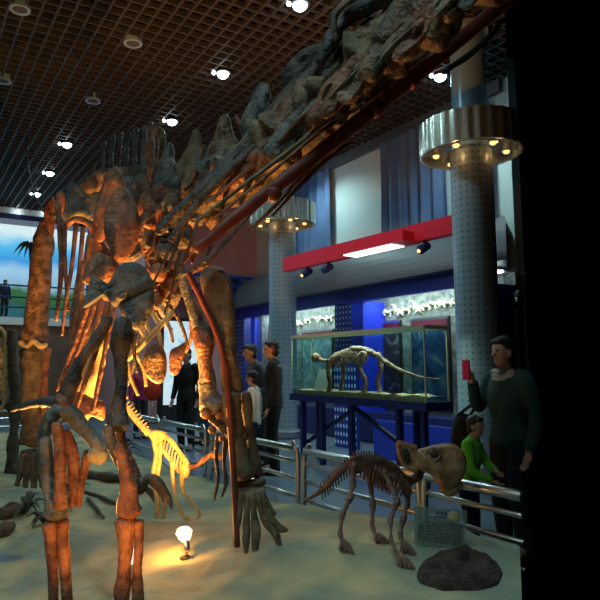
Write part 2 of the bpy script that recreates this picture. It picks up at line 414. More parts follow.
for a, b, m, nm in [(14.3, ye1, 'perf_blue', 'wall_panel'), (yx(352, XE), yx(335.5, XE), 'perf_blue', 'wall_panel'), (yx(364, XE), yx(352, XE), 'bright_blue', 'wall_panel'), (yx(495, XE), yx(458, XE), 'navy', 'wall_panel')]:
    mb = MB(); mb.box((XE, a, zn0), (XE + .65, b, zn1)); struct(mb, nm, m)
mb = MB(); mb.box((XE - .01, yx(255, XE) , zn0), (XE + .05, yx(251, XE), zn1)); struct(mb, 'wall_panel', 'bright_blue')
# pale lizard reliefs on the niche back, high under the tube
def relief(y, z, s, flip, tilt, X=XE + ND - .03):
    mb = MB(); q = lambda u, v: V((X + .02 * math.sin(u * 5), y + flip * s * (u * math.cos(tilt) - v * math.sin(tilt)), z + s * (v * math.cos(tilt) + u * math.sin(tilt))))
    mb.tube([q(-1, -.3), q(-.6, -.1), q(-.2, .0), (q(.15, .08)), q(.4, .16), q(.62, .30)], [.01, .03, .075 * s * 2, .07 * s * 2, .035, .03], rough=.2)
    mb.blob(q(.72, .36), (.05, .13 * s, .08 * s), rough=.1)
    for u, du in ((-.2, -.2), (.2, .18)):
        mb.tube([q(u, -.02), q(u + du, -.18), q(u + du * .4, -.36)], .022, sub=3); mb.tube([q(u, .05), q(u + du, .2), q(u + du * 1.7, .1)], .02, sub=3)
    return mb
zrel = PX(408, 309, XE + ND).z
for i, (a, b) in enumerate(niches):
    cnt = [5, 9, 2][i]
    for k in range(cnt):
        yy = b - (b - a) * (k + .5) / cnt if i else a + .9 + k * .42
        o = relief(yy, zrel + random.uniform(-.03, .03), .19, 1 if k % 2 else -1, random.uniform(-.3, .5)).build('lizard_relief', 'relief')
        place = ['behind the far column', 'in the middle niche', 'behind the woman with a phone'][i]
        tag(o, 'pale lizard relief %s, %s' % (place, ['leftmost', 'second from left', 'third from left', 'fourth from left', 'fifth from left', 'sixth from left', 'seventh from left', 'eighth from left', 'rightmost'][k if k < cnt - 1 else 8]), 'relief', 'lizard reliefs in the niches')
# framed pictures on the niche backs
def poster(pxa, pxb, z0, z1, pic, label, head=True):
    X = XE + ND - .05; ya, yb = yx(pxb, X), yx(pxa, X)
    t = thing('framed_picture', (X, (ya + yb) / 2, z0), label, 'picture', 'pictures in the niches')
    MB().box((X, ya, z0), (X + .05, yb, z1)).build('board', 'black', t, smooth=False)
    MB().box((X - .012, ya + .04, z0 + .04), (X - .002, yb - .04, z1 - (.2 if head else .04))).build('print', pic, t, smooth=False)
    if head:
        MB().box((X - .012, ya + .03, z1 - .19), (X - .002, yb - .03, z1 - .05)).build('heading_strip', mat('maroon', (.12, .01, .03)), t, smooth=False)
        MB().box((X - .014, ya, z1 - .045), (X - .001, yb, z1)).build('frame_rail', 'steel', t, smooth=False)
zp = PX(390, 321, XE + ND - .05).z
poster(367, 401, .62, zp, 'pic_brown', 'tall fossil picture with a dark red heading at the left of the middle niche')
poster(412, 450, .62, zp, 'pic_sea', 'blue underwater picture with a dark red heading at the right of the middle niche')
poster(302, 333, .7, PX(318, 330, XE + ND - .05).z, 'pic_pale', 'pale blue picture in the niche right of the far column')
poster(268, 276, .7, PX(272, 326, XE + ND - .05).z, 'pic_brown', 'narrow dark picture in the niche left of the far column', False)
poster(497, 520, .62, zp, 'pic_brown', 'picture behind the woman with a pink phone')

# curtains
def curtain(ya, yb, z0, z1, label):
    mb = MB(); n = int((yb - ya) / .03); rows = 6; v = []; ph = ya * 3
    for sgn in (0, 1):
        for r in range(rows + 1):
            for i in range(n + 1):
                y = ya + (yb - ya) * i / n
                d = .055 * math.sin(y * 2 * math.pi / .30 + ph + .5 * math.sin(y * 3)) + .03 * math.sin(y * 17) + .01 * math.sin(r + y * 5)
                v.append((XW - .17 + d + sgn * .012, y, z0 + (z1 - z0) * r / rows))
    f = []; st = n + 1; L0 = (rows + 1) * st
    for r in range(rows):
        for i in range(n):
            a = r * st + i; f += [(a, a + st, a + st + 1, a + 1), (L0 + a, L0 + a + 1, L0 + a + st + 1, L0 + a + st)]
    mb.add(v, f); return tag(mb.build('curtain', 'curtain'), label, 'curtain', 'wall curtains')
curtain(yx(338, XW), yx(297, XW), zt - .2, CEIL - .23, 'blue grey curtain between the far column and the bare pale wall')
curtain(yx(460, XW), yx(393, XW), zt - .2, CEIL - .23, 'wide blue grey curtain left of the near column')
curtain(yx(505, XW), yx(491, XW), zt - .2, CEIL - .23, 'narrow strip of blue grey curtain right of the near column')

# ------------------------------------------------------------------ columns with ring lights, red beam
def column(pxc, where, cut=False):
    y = yx(pxc, XC); c = V((XC, y, 0)); zr = 4.38
    t = thing('steel_column', c, 'round perforated steel column %s' % where, 'column', 'hall columns')
    MB().lathe([(.38, 0), (.38, .12), (.30, .16)], c).build('base', 'steel', t)
    MB().lathe([(.285, .1), (.285, zr + .02)], c, 48).build('cladding', 'perf_col', t, origin=c)
    MB().lathe([(.235, zr), (.235, CEIL + .1)], c, 48).build('shaft', 'tube', t)
    MB().lathe([(.235, CEIL - .10), (.30, CEIL - .10), (.30, CEIL - .02), (.235, CEIL - .02)], c, 40, close=True).build('cap_ring', 'card', t)
    t = thing('ring_light', (XC, y, zr), 'wide chrome ring light round the column %s' % where, 'ring light', 'column ring lights')
    mb = MB().lathe([(.66, -.02), (.66, .42), (.69, .42), (.69, -.02)], (XC, y, zr), 168, close=True)
    for i, q in enumerate(mb.v):
        k_ = i % 168; dv = V((q.x - XC, q.y - y, 0)); mb.v[i] = q + dv * .013 * math.cos(k_ * 2 * math.pi * 28 / 168)
    mb.build('band', 'chrome', t)
    MB().lathe([(.29, .10), (.66, .10), (.66, .14), (.29, .14)], (XC, y, zr), 64, close=True).build('plate', 'dark_steel', t)
    for k in range(6):
        a = 2 * math.pi * (k + .3) / 6; p = V((XC + .47 * math.cos(a), y + .47 * math.sin(a), zr))
        s = MB().lathe([(.055, .10), (.055, .03), (.065, .0)], p, 16).build('socket', 'chrome', t)
        MB().lathe([(.02, .005), (.045, -.012), (.03, -.03), (.005, -.038)], p, 16).build('bulb', 'lamp_warm', s)
    for k in (1, 4, 6):
        a = 2 * math.pi * (k + .3) / 8
        add_light('bulb_light', 'POINT', (XC + .42 * math.cos(a), y + .42 * math.sin(a), zr - .08), .7, (1, .5, .18), size=.04, parent=t)
    return y
yc1 = column(283, 'in the middle of the hall behind the visitors'); yc2 = column(479, 'at the right behind the glass case')
bA = PX(286, 266, XC - .33); bB = V((XC + .1, yc2 + .26, PX(455, 223, XC).z)); bA.z += .02
t = thing('red_beam', (bA + bB) / 2, 'crimson box beam running between the two steel columns', 'beam')
MB().beam(bA, bB, .16, .27).build('girder', 'redpaint', t, smooth=False)
m1 = bA.lerp(bB, .49); m2 = bA.lerp(bB, .74)
dn = V((-.13, 0, -.06))
MB().beam(bA.lerp(bB, .45) + dn, bA.lerp(bB, .80) + dn, .42, .16).build('lamp_box', 'redpaint', t, smooth=False)
MB().beam(bA.lerp(bB, .47) + dn + V((0, 0, -.085)), bA.lerp(bB, .73) + dn + V((0, 0, -.085)), .30, .02).build('diffuser', 'boxlamp', t, smooth=False)
def spot_small(p, label, lit=True):
    t = thing('track_spotlight', p, label, 'spotlight', 'spotlights under the red beam')
    MB().box(p + V((-.02, -.02, 0)), p + V((.02, .02, .09))).build('stem', 'black', t, smooth=False)
    MB().tube([p + V((.06, 0, .02)), p + V((-.10, 0, -.06))], [.06, .075], sub=2).build('housing', 'navy', t)
    if lit: MB().blob(p + V((-.13, 0, -.08)), .03, rough=0).build('bulb', 'lamp_warm', t)
for f_, lab in ((.83, 'small spotlight under the red beam nearest the near column'), (.30, 'small spotlight under the red beam left of its lit box'), (.16, 'small spotlight under the red beam nearest the far column')):
    spot_small(bA.lerp(bB, f_) + V((0, 0, -.225)), lab, f_ != .30)

# ------------------------------------------------------------------ glass case
cx0, cx1 = 5.35, 5.72; cy1 = yx(292, cx0); cy0 = yx(425, cx0)
zt0 = PX(292, 400, cx0).z; zt1 = PX(292, 337, cx0).z
t = thing('display_case', ((cx0 + cx1) / 2, (cy0 + cy1) / 2, 0), 'long glass display case with a small dinosaur skeleton on a blue table', 'display case')
MB().box((cx0 - .03, cy0 - .03, zt0), (cx1 + .03, cy1 + .03, zt0 + .10)).build('tray', 'navy', t, smooth=False)
for x, y in ((cx0 + .04, cy0 + .5), (cx1 - .04, cy0 + .5), (cx0 + .04, cy1 - .25), (cx1 - .04, cy1 - .25), (cx0 + .04, (cy0 + cy1) / 2), (cx0 + .04, cy1 - .75), (cx0 + .04, cy0 + .08)):
    MB().box((x - .035, y - .035, -.01), (x + .035, y + .035, zt0)).build('leg', 'navy', t, smooth=False)
ym = (cy0 + cy1) / 2
for ya in (cy1 - .25, cy0 + .1):
    MB().beam((cx0 + .10, ya, .25), (cx0 + .10, ym, zt0 - .05), .05, .05).build('brace', 'navy', t, smooth=False)
mb = MB(); n = 60; g = []
for j in range(9):
    for i in range(n + 1):
        y = cy0 + .01 + (cy1 - cy0 - .02) * i / n; x = cx0 + .012 + (cx1 - cx0 - .024) * max(0, j - 1) / 7; g.append((x, y, zt0 + .10 if j == 0 else zt0 + .17 + .03 * noise.noise(V((x * 9, y * 5, 0)))))
mb.add(g, [(j * (n + 1) + i, j * (n + 1) + i + 1, (j + 1) * (n + 1) + i + 1, (j + 1) * (n + 1) + i) for j in range(8) for i in range(n)])
mb.build('gravel_bed', 'gravel', t)
for y in (cy0, cy0 + .5, ym + .3): pass
for a, b in (((cx0, cy0, zt0 + .1), (cx0 + .008, cy1, zt1)), ((cx1 - .008, cy0, zt0 + .1), (cx1, cy1, zt1)), ((cx0, cy0, zt0 + .1), (cx1, cy0 + .008, zt1)), ((cx0, cy1 - .008, zt0 + .1), (cx1, cy1, zt1)), ((cx0, cy0, zt1 - .008), (cx1, cy1, zt1))):
    MB().box(a, b).build('pane', 'glass', t, smooth=False)
mb = MB()
for a, b in (((cx0, cy0), (cx0, cy1)), ((cx1, cy0), (cx1, cy1)), ((cx0, cy0), (cx1, cy0)), ((cx0, cy1), (cx1, cy1))):
    mb.beam((a[0], a[1], zt1), (b[0], b[1], zt1), .03, .045)
for x, y in ((cx0, cy0), (cx0, cy1), (cx1, cy0), (cx1, cy1)): mb.box((x - .008, y - .008, zt0 + .1), (x + .008, y + .008, zt1))
mb.build('frame', 'caseframe', t, smooth=False)
add_light('case_light', 'AREA', ((cx0 + cx1) / 2, ym, zt1 - .03), 20, (.85, 1, .8), size=.2, size_y=cy1 - cy0 - .3, parent=t)
# little skeleton inside the case
xs = (cx0 + cx1) / 2 - .03
def Q(px, py): return PX(px, py, xs)
t = thing('case_skeleton', Q(350, 402), 'small four legged dinosaur skeleton standing inside the glass case', 'skeleton')
sp = [(318, 358), (326, 361), (334, 359), (342, 353), (352, 349.5), (362, 349), (370, 352), (378, 356), (386, 362), (396, 368), (410, 374), (425, 378), (440, 379)]
MB().tube([Q(*p) for p in sp], [.03, .025, .03, .035, .04, .04, .045, .035, .03, .025, .02, .014, .008], rough=.4, freq=30).build('spine', 'bone', t)
mb = MB(); mb.blob(Q(316, 357.5), (.06, .11, .07), rough=.3, freq=14); mb.build('skull', 'bone', t)
mb = MB()
for k in range(10):
    a = 336 + k * 3; yb = 353 - 4 * math.sin(k / 9 * math.pi * .8)
    for sd in (-.1, .1): mb.tube([Q(a, yb), Q(a - 1.5, yb + 7) + V((sd, 0, 0)), Q(a - 4, yb + 14) + V((sd * .6, 0, 0))], .014, seg=6, sub=4)
mb.build('ribs', 'bone', t)
for pts, sd in (([(334, 360), (333, 372), (335, 383), (332, 398)], -.09), ([(337, 360), (339, 372), (336, 386), (338, 398)], .09), ([(369, 353), (365, 368), (371, 382), (366, 399)], -.09), ([(373, 354), (376, 368), (373, 384), (378, 399)], .09)):
    mb = MB(); mb.tube([Q(*p) + V((sd, 0, 0)) for p in pts], [.045, .032, .034, .03], rough=.4, freq=20)
    mb.blob(Q(pts[-1][0] - 1.5, pts[-1][1]) + V((sd, 0, 0)), (.05, .08, .025), rough=.3); mb.build('leg', 'bone', t)
yy = Q(322, 388).y
tag(MB().add([(cx0 + .10, yy + .17, zt0 + .11), (cx0 + .10, yy - .17, zt0 + .11), (cx0 + .22, yy - .17, zt0 + .48), (cx0 + .22, yy + .17, zt0 + .48)] + [(cx0 + .11, yy + .17, zt0 + .11), (cx0 + .11, yy - .17, zt0 + .11), (cx0 + .23, yy - .17, zt0 + .48), (cx0 + .23, yy + .17, zt0 + .48)],
    [(0, 1, 2, 3), (7, 6, 5, 4), (0, 4, 5, 1), (1, 5, 6, 2), (2, 6, 7, 3), (3, 7, 4, 0)]).build('information_card', 'card', smooth=False), 'pale information card leaning inside the glass case', 'card')
# blue screens in front of the wall exhibits, seen under and through the case
ya, yb = yx(357, 6.9), yx(335, 6.9)
tag(MB().box((6.88, ya, -.02), (6.94, yb, PX(345, 350, 6.9).z)).build('perforated_screen', 'perf_bright', smooth=False), 'blue perforated screen standing behind the glass case', 'screen')
tag(MB().box((6.6, yx(448, 6.6), -.02), (6.7, yx(372, 6.6), PX(410, 424, 6.6).z)).build('low_barrier', 'blue', smooth=False), 'low bright blue barrier on the floor beyond the case table', 'barrier')

# ------------------------------------------------------------------ steel guard rails
def rail(a, b, label, first=True):
    a, b = V(a), V(b); d = (b - a).normalized(); t = thing('guard_rail', (a + b) / 2, label, 'railing', 'steel guard rails round the sand')
    side = d.cross(UP)
    for z, r in ((.60, .036), (.48, .02), (.32, .02), (.15, .02)):
        MB().tube([a + V((0, 0, z)) + d * .03, b + V((0, 0, z)) - d * .03], r, sub=2, seg=12).build('bar', 'steel', t)
    for p, s in ((a, 1), (b, -1))[0 if first else 1:]:
        MB().tube([p + V((0, 0, -.02)), p + V((0, 0, .2)), p + V((0, 0, .48)), p + V((0, 0, .58)) + d * s * .02, p + V((0, 0, .66)) + d * s * .09], [.026] * 5, seg=10).build('post', 'steel', t)
yr = [yx(p, XR) for p in (600, 421, 416, 303, 297, 212, 206, 163, 160, 120)]
yr[0] = KF * XR - .06
for k, lab in enumerate(['steel guard rail at the right edge with the green boy leaning on it', 'steel guard rail behind the small horned dinosaur skeleton', 'steel guard rail right of the visitors in dark suits', 'steel guard rail behind the small yellow lit skeleton', 'farthest steel guard rail on the right side of the sand']):
    rail((XR, yr[2 * k], 0), (XR, yr[2 * k + 1], 0), lab, k > 0)
yb = 14.15
for k, (xa, xb) in enumerate([(3.3, .2), (.1, -2.4), (-2.5, -5.0), (-5.1, -7.6)]):
    rail((xa, yb, 0), (xb, yb, 0), ['steel guard rail across the far end, next to the right corner', 'steel guard rail across the far end behind the slim front legs', 'steel guard rail across the far end left of the brown pillar leg', 'steel guard rail across the far end in the left corner'][k])

# ------------------------------------------------------------------ ceiling downlights
def downlight(px, py, lit, label): downlight_at(PZ(px, py, CEIL), lit, label)
def downlight_at(p, lit, label):
    t = thing('ceiling_downlight', p, label, 'ceiling light', 'downlights in the grid ceiling')
    MB().lathe([(.10, -.03), (.14, -.03), (.14, .16), (.10, .16)], p, 24, close=True).build('housing', 'black' if lit else 'tube', t)
    MB().blob(p + V((0, 0, -.025)), (.098, .098, .085 if lit else .02), rough=0).build('lens', 'lamp_on' if lit else 'lamp_off', t)
    if lit:
        MB().blob(p + V((-.145, .05, -.03)), (.03, .03, .03), rough=0).build('side_lamp', 'lamp_on', t)
        add_light('downlight_beam', 'SPOT', p + V((0, 0, -.08)), K_DOWN, COOL, target=p + V((-.3, -.5, -5)), size=.14, spot=math.radians(150), blend=.8, parent=t)
for a in [(300, 3, 1, 'lit ceiling downlight at the top of the view, left of the neck'), (223, 72, 1, 'lit ceiling downlight straight above the pointed back spines'), (172, 120, 1, 'lit ceiling downlight just right of the comb of spines'), (67, 143, 1, 'lit ceiling downlight left of the comb of spines'),
          (50, 172, 1, 'lit ceiling downlight over the gallery, second from the wall'), (37, 193, 1, 'lit ceiling downlight nearest the gallery wall'), (440, 75, 1, 'lit ceiling downlight beside the top of the near column'), (299, 153, 1, 'lit ceiling downlight seen between the red pipe and the neck'),
          (20, 8, 0, 'unlit ceiling downlight in the top left corner'), (133, 42, 0, 'unlit ceiling downlight left of the lit one above the spines'), (3, 80, 0, 'unlit ceiling downlight at the left edge'), (93, 100, 0, 'unlit ceiling downlight above the comb of spines')]: downlight(*a)
for x, y, lab in [(-3.5, 2.6, 'left of'), (-1.2, 0.4, 'just behind'), (-4.2, -1.6, 'behind and left of'), (-1.0, -3.4, 'well behind'), (-6.5, 4.0, 'far left of'), (-.9, 3.0, 'in front of'), (.5, 1.2, 'right above')]:  # added lamps out of view, for cool light on the skeleton fronts
    downlight_at(V((x, y, CEIL)), 1, 'added unseen ceiling downlight over the hall %s the viewer' % lab)

# ------------------------------------------------------------------ gallery with lit mural
zc0 = PY(20, 226, YM - .1).z; mz0 = zg + .02; mz1 = zc0
t = thing('sky_mural', (-2, YM - .1, mz0), 'lit blue sky and palm mural on the gallery wall', 'mural')
MB().box((XL, YM - .16, mz0), (5.2, YM - .01, mz1)).build('panel', 'mural', t, smooth=False, origin=(XL, YM, mz0))
mb = MB(); pc = PY(29, 292, YM - .2); pt = PY(30, 247, YM - .2); mb.tube([pc, pc.lerp(pt, .5) + V((.05, 0, 0)), pt], .05, sub=4)
mb.build('palm_trunk', 'leaf', t)
mb = MB()
for k in range(13):
    a = 2 * math.pi * k / 13; L_ = .42 + .12 * random.random(); e = pt + V((L_ * math.cos(a), 0, .35 * L_ * math.sin(a) - .2)); mb.tube([pt, pt.lerp(e, .5) + V((0, 0, .18)), e], [.05, .07, .015], seg=5, flat=.6)
mb.build('palm_fronds', 'leaf', t)
add_light('mural_light', 'AREA', (-2, YM - .5, mz1 + .1), 60, (.55, .85, 1), target=(-2, YM - .2, mz0), size=7, size_y=.3)

mb = MB(); mb.box((XL, YM - 1.0, zc0), (5.3, YM, zc0 + .16)); mb.box((XL, YM - 1.0, zc0 + .40), (5.3, YM, zc0 + .66)); struct(mb, 'trim_6', 'navy')
mb = MB(); mb.box((XL, YM - .9, zc0 + .16), (5.3, YM, zc0 + .4)); struct(mb, 'trim_7', 'wall')
for k, px in enumerate((18, 45)):
    p = PY(px, 212, YM - 1.0); o = MB().blob(p + V((0, -.04, 0)), (.05, .05, .05), rough=0).build('canopy_lamp', 'lamp_on')
    tag(o, 'small lamp on the canopy over the mural, ' + ('above the palm\'s left' if k == 0 else 'right by the hanging cable'), 'lamp', 'canopy lamps')
t = thing('gallery_railing', (-2, yg + .1, zg), 'dark railing along the gallery in front of the mural', 'railing')
for z in (.95, .6, .3): MB().tube([(XL, yg + .1, zg + z), (5.2, yg + .1, zg + z)], .025, sub=2).build('bar', 'navy', t)
for k in range(12): MB().tube([(XL + .3 + k * 1.22, yg + .1, zg - .01), (XL + .3 + k * 1.22, yg + .1, zg + .95)], .025, sub=2).build('post', 'navy', t)
# blue railing and lit poster by the mauve wall
a, b = PY(178, 277, YP - .5), PY(254, 276, YP - .5); zr_ = a.z; lo = PY(210, 292, YP - .5).z
t = thing('blue_railing', ((a.x + b.x) / 2, YP - .5, lo), 'cobalt blue railing high on the mauve wall', 'railing')
for z in (zr_ + .1, (zr_ + lo) / 2, lo): MB().beam((a.x, YP - .5, z), (b.x, YP - .5, z), .07, .07).build('bar', 'blue', t, smooth=False)
for k in range(6):
    x = a.x + (b.x - a.x) * k / 5; MB().box((x - .03, YP - .53, lo - .03), (x + .03, YP - .47, zr_ + .1)).build('post', 'blue', t, smooth=False)
for x in (a.x + .3, b.x - .3): MB().box((x - .04, YP - .55, lo - .05), (x + .04, YP + .01, lo + .03)).build('bracket', 'blue', t, smooth=False)
mb = MB(); p = PY(232, 285, YP - .25); mb.blob(p, (.42, .18, .2), rough=.1); tag(mb.build('blue_bundle', 'navy'), 'dark rounded bundle lying behind the cobalt railing', 'bundle')
mb = MB(); mb.box((a.x, YP - .65, lo - .2), (b.x + .1, YP, lo - .05)); struct(mb, 'trim_8', 'blue')
a, b = PY(163, 405, YP - .3), PY(197, 322, YP - .3)
t = thing('light_box', ((a.x + b.x) / 2, YP - .3, 0), 'glowing white and blue light box poster behind the skeletons', 'light box')
MB().box((a.x - .05, YP - .3, -.02), (b.x + .05, YP - .02, b.z + .1)).build('cabinet', 'black', t, smooth=False)
MB().box((a.x, YP - .32, a.z), (b.x, YP - .295, b.z)).build('screen', 'lightbox', t, smooth=False)
# ------------------------------------------------------------------ the great long-necked skeleton
S = thing('sauropod_skeleton', PS(130, 500), 'huge long-necked dinosaur skeleton, warm lit from below, its neck rising to the upper right', 'skeleton')
spine = [(70, 205, 6.3), (100, 190, 5.75), (130, 185, 5.3), (165, 187, 4.9), (205, 178, 4.5), (250, 152, 4.1), (300, 115, 3.75), (350, 72, 3.4), (410, 30, 3.1), (470, -12, 2.85), (530, -55, 2.65)]
def spine_at(t):
    t = max(0, min(len(spine) - 1.001, t)); i = int(t); f = t - i; a, b = spine[i], spine[i + 1]
    return tuple(a[k] * (1 - f) + b[k] * f for k in range(3))
# vertebrae of back and neck: each its own part (body, side wings; big ones are lumpy)
rnd = random.Random(3)
for k in range(11):
    t = k * .42; p = spine_at(t); q = spine_at(t + .36)
    a, b = P(*p), P(*q); d = (b - a); s = 1 if t < 3.5 else 1.15 + .16 * (t - 3.5)
    r = (.10 if t < 3.5 else .125) * min(s, 1.7)
    ax = d.normalized(); sd = ax.cross(UP).normalized(); up = sd.cross(ax)
    mb = MB(); off = up * (-.02)
    mb.tube([a + off, a.lerp(b, .25) + off, a.lerp(b, .7) + off, b + off], [r * 1.0, r * .72, r * .74, r * 1.0], seg=14, rough=.5, freq=11, flat=1.25)
    if t < 2: mb.plate([a + sd * r * .3, a.lerp(b, .3) + sd * r * 1.9 + up * .03, a.lerp(b, .7) + sd * r * 1.8 - up * .04, b + sd * r * .3], r * .45)
    if t < 2: mb.plate([a - sd * r * .3, a.lerp(b, .3) - sd * r * 1.9 + up * .03, a.lerp(b, .7) - sd * r * 1.8 - up * .04, b - sd * r * .3], r * .45)
    mb.build('vertebra', 'grey_bone' if k % 3 else 'bone', S)
cen = [(202, 200, 4.1, 18), (240, 172, 3.85, 24), (278, 138, 3.65, 28), (322, 102, 3.45, 31), (374, 60, 3.2, 32), (432, 14, 3.0, 32), (500, -38, 2.8, 32)]
for a, b in zip(cen, cen[1:]):
    mb = MB(); q = lambda f, o=0: (a[0] + (b[0] - a[0]) * f, a[1] + (b[1] - a[1]) * f + o, a[2] + (b[2] - a[2]) * f)
    px_tube(mb, [q(.0), q(.12), q(.35, -2), q(.65, -2), q(.88), q(.99)], 1, [a[3] * .85, a[3] * 1.02, a[3] * .8, b[3] * .82, b[3] * 1.08, b[3] * .9], seg=32, sub=9, rough=.62, freq=9, flat=.9)
    mb.build('neck_vertebra', 'bone' if a[0] in (202, 278, 374) else 'tan_bone', S)
    mb = MB(); px_tube(mb, [q(.1, -14), q(.3, -a[3] * .9), q(.6, -a[3] * 1.15), q(.95, -a[3] * 1.35)], 1, [4, 7, 8, 5], rough=.6, freq=9, seg=14); mb.build('neck_process', 'dark_bone', S)
    mb = MB(); px_tube(mb, [(q(.05, 6)[0], q(.05, 6)[1], q(.05)[2] - .28), (q(.4, 2)[0], q(.4, 2)[1], q(.4)[2] - .26), (q(.9, -2)[0], q(.9, -2)[1], q(.9)[2] - .22)], 1, [3, 5.5, 3], rough=.6, freq=9, seg=12, flat=.6); mb.build('neck_process', 'red_bone' if a[0] < 300 else 'tan_bone', S)
    for f0 in (.25, .5, .8):
        x_, y_, d_ = q(f0); d_ -= rnd.uniform(.17, .25); A_ = a[3]; u_ = rnd.uniform(-.3, .3)
        mb = MB(); px_plate(mb, [(x_ - A_ * .9, y_ + A_ * (.9 + u_)), (x_ - A_ * .5, y_ + A_ * .2), (x_ + A_ * .1, y_ - A_ * (.5 + u_)), (x_ + A_ * .6, y_ - A_ * .8), (x_ + A_ * .55, y_ - A_ * .2), (x_ + A_ * .05, y_ + A_ * .4), (x_ - A_ * .5, y_ + A_ * 1.1)], d_, .07, rough=1.2, tilt=-.6); mb.build('neck_process', ['grey_bone', 'bone', 'tan_bone', 'red_bone'][rnd.randrange(4)], S)
# big neck bodies, the pale weathered masses under the dark processes
for pts, m, th, d in [
    ([(258, 150), (285, 118), (318, 100), (330, 118), (318, 140), (285, 165), (258, 182), (245, 178)], 'tan_bone', .20, 3.85),
    ([(318, 108), (335, 78), (362, 66), (378, 84), (372, 104), (345, 124), (325, 134)], 'grey_bone', .22, 3.5),
    ([(371, 40), (384, 28), (420, 2), (460, -25), (478, -20), (470, 0), (440, 22), (408, 48), (386, 66), (378, 58)], 'tan_bone', .26, 3.15),
    ([(225, 190), (240, 165), (262, 150), (272, 165), (258, 190), (238, 205), (222, 208)], 'tan_bone', .18, 4.05),
    ([(196, 192), (210, 172), (232, 158), (240, 176), (228, 200), (205, 215)], 'bone', .18, 4.3)]:
    mb = MB(); px_plate(mb, pts, d, th, rough=.8, tilt=-.8); mb.build('neck_vertebra', m, S)
# neural spines of the neck and back seen against the ceiling
for pts, m, d, th in [
    ([(200, 196), (186, 190), (176, 170), (180, 160), (188, 146), (193, 133), (197, 129), (201, 136), (202, 150), (210, 164), (212, 180)], 'tan_bone', 4.5, .07),
    ([(208, 158), (214, 140), (220, 122), (225, 114), (230, 118), (232, 132), (240, 148), (234, 164), (216, 172)], 'bone', 4.25, .10),
    ([(240, 130), (248, 108), (256, 90), (263, 82), (270, 88), (268, 104), (276, 118), (262, 136), (246, 142)], 'grey_bone', 3.95, .10),
    ([(282, 80), (296, 58), (315, 46), (330, 42), (330, 60), (312, 78), (292, 95)], 'dark_bone', 3.7, .10),
    ([(152, 196), (157, 172), (163, 158), (168, 144), (172, 144), (173, 158), (178, 168), (172, 184), (162, 202)], 'grey_bone', 4.8, .09),
    ([(330, 24), (338, 4), (356, -14), (380, -20), (388, -4), (366, 18), (346, 34)], 'dark_bone', 3.45, .14),
    ([(150, 182), (146, 150), (150, 126), (158, 132), (157, 160), (155, 184)], 'red_bone', 4.95, .06),
    ([(157, 152), (154, 132), (160, 126), (165, 134), (163, 148)], 'bone', 5.05, .06)]:
    mb = MB(); px_plate(mb, pts, d, th, rough=.6, tilt=-.5); mb.build('neural_spine', m, S)
# reddish strips standing in for orange light on the edges of these spines
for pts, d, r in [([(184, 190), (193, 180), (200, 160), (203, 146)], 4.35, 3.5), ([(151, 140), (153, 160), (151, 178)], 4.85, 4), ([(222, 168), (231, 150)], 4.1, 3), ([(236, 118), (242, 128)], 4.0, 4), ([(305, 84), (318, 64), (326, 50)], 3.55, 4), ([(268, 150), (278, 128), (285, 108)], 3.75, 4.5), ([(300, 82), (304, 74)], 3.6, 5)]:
    mb = MB(); px_tube(mb, pts, d, r, rough=.3, flat=.7); mb.build('lit_edge', 'red_bone', S)
# comb of tall tail-end spines far behind
for x, y0_, y1_, wd in [(94, 178, 162, 3), (103, 176, 141, 4), (112, 174, 134, 4.5), (120, 172, 131, 4), (127, 170, 132, 4.5), (135, 170, 128, 5), (144, 168, 126, 4.5), (150, 166, 122, 4.5)]:
    d = 6.2 - (x - 94) / 56 * 1.0; mb = MB(); px_tube(mb, [(x - 1, y0_ + 14), (x - .5, (y0_ + y1_) / 2), (x + 1, y1_ + 3)], d, [wd * .8, wd * .8, wd * 1.05], flat=.6, rough=.25); mb.build('neural_spine', 'grey_bone', S)
# hip and back plates at the left
for pts, d, th, m in [([(66, 190), (72, 181), (80, 187), (90, 196), (98, 192), (103, 205), (100, 224), (90, 220), (78, 218), (66, 226), (62, 210)], 5.2, .09, 'grey_bone'),
                      ([(80, 184), (96, 172), (120, 168), (146, 166), (150, 176), (128, 182), (106, 188), (90, 194)], 5.35, .12, 'bone'),
                      ([(56, 202), (57, 193), (61, 191), (65, 196), (64, 208), (60, 216), (56, 212)], 5.0, .05, 'red_bone')]:
    mb = MB(); px_plate(mb, pts, d, th); mb.build('hip_plate', m, S)
mb = MB(); px_tube(mb, [(64, 236), (66, 226), (74, 220), (84, 221), (92, 228), (95, 242)], 5.1, [3, 3, 3.5, 3.5, 3, 3]); mb.build('hip_arch', 'red_bone', S)
# shoulder blades, the warm light on them put into a reddish bone colour
mb = MB(); px_plate(mb, [(116, 166), (123, 176), (126, 192), (119, 208), (106, 236), (98, 242), (93, 226), (97, 200), (106, 178)], 4.25, .09); mb.build('shoulder_blade', 'red_bone', S)
mb = MB(); px_plate(mb, [(122, 186), (132, 196), (139, 216), (138, 240), (130, 256), (119, 263), (110, 250), (104, 231), (106, 210), (113, 194)], 4.0, .10, rough=.3); mb.build('shoulder_blade', 'red_bone', S)
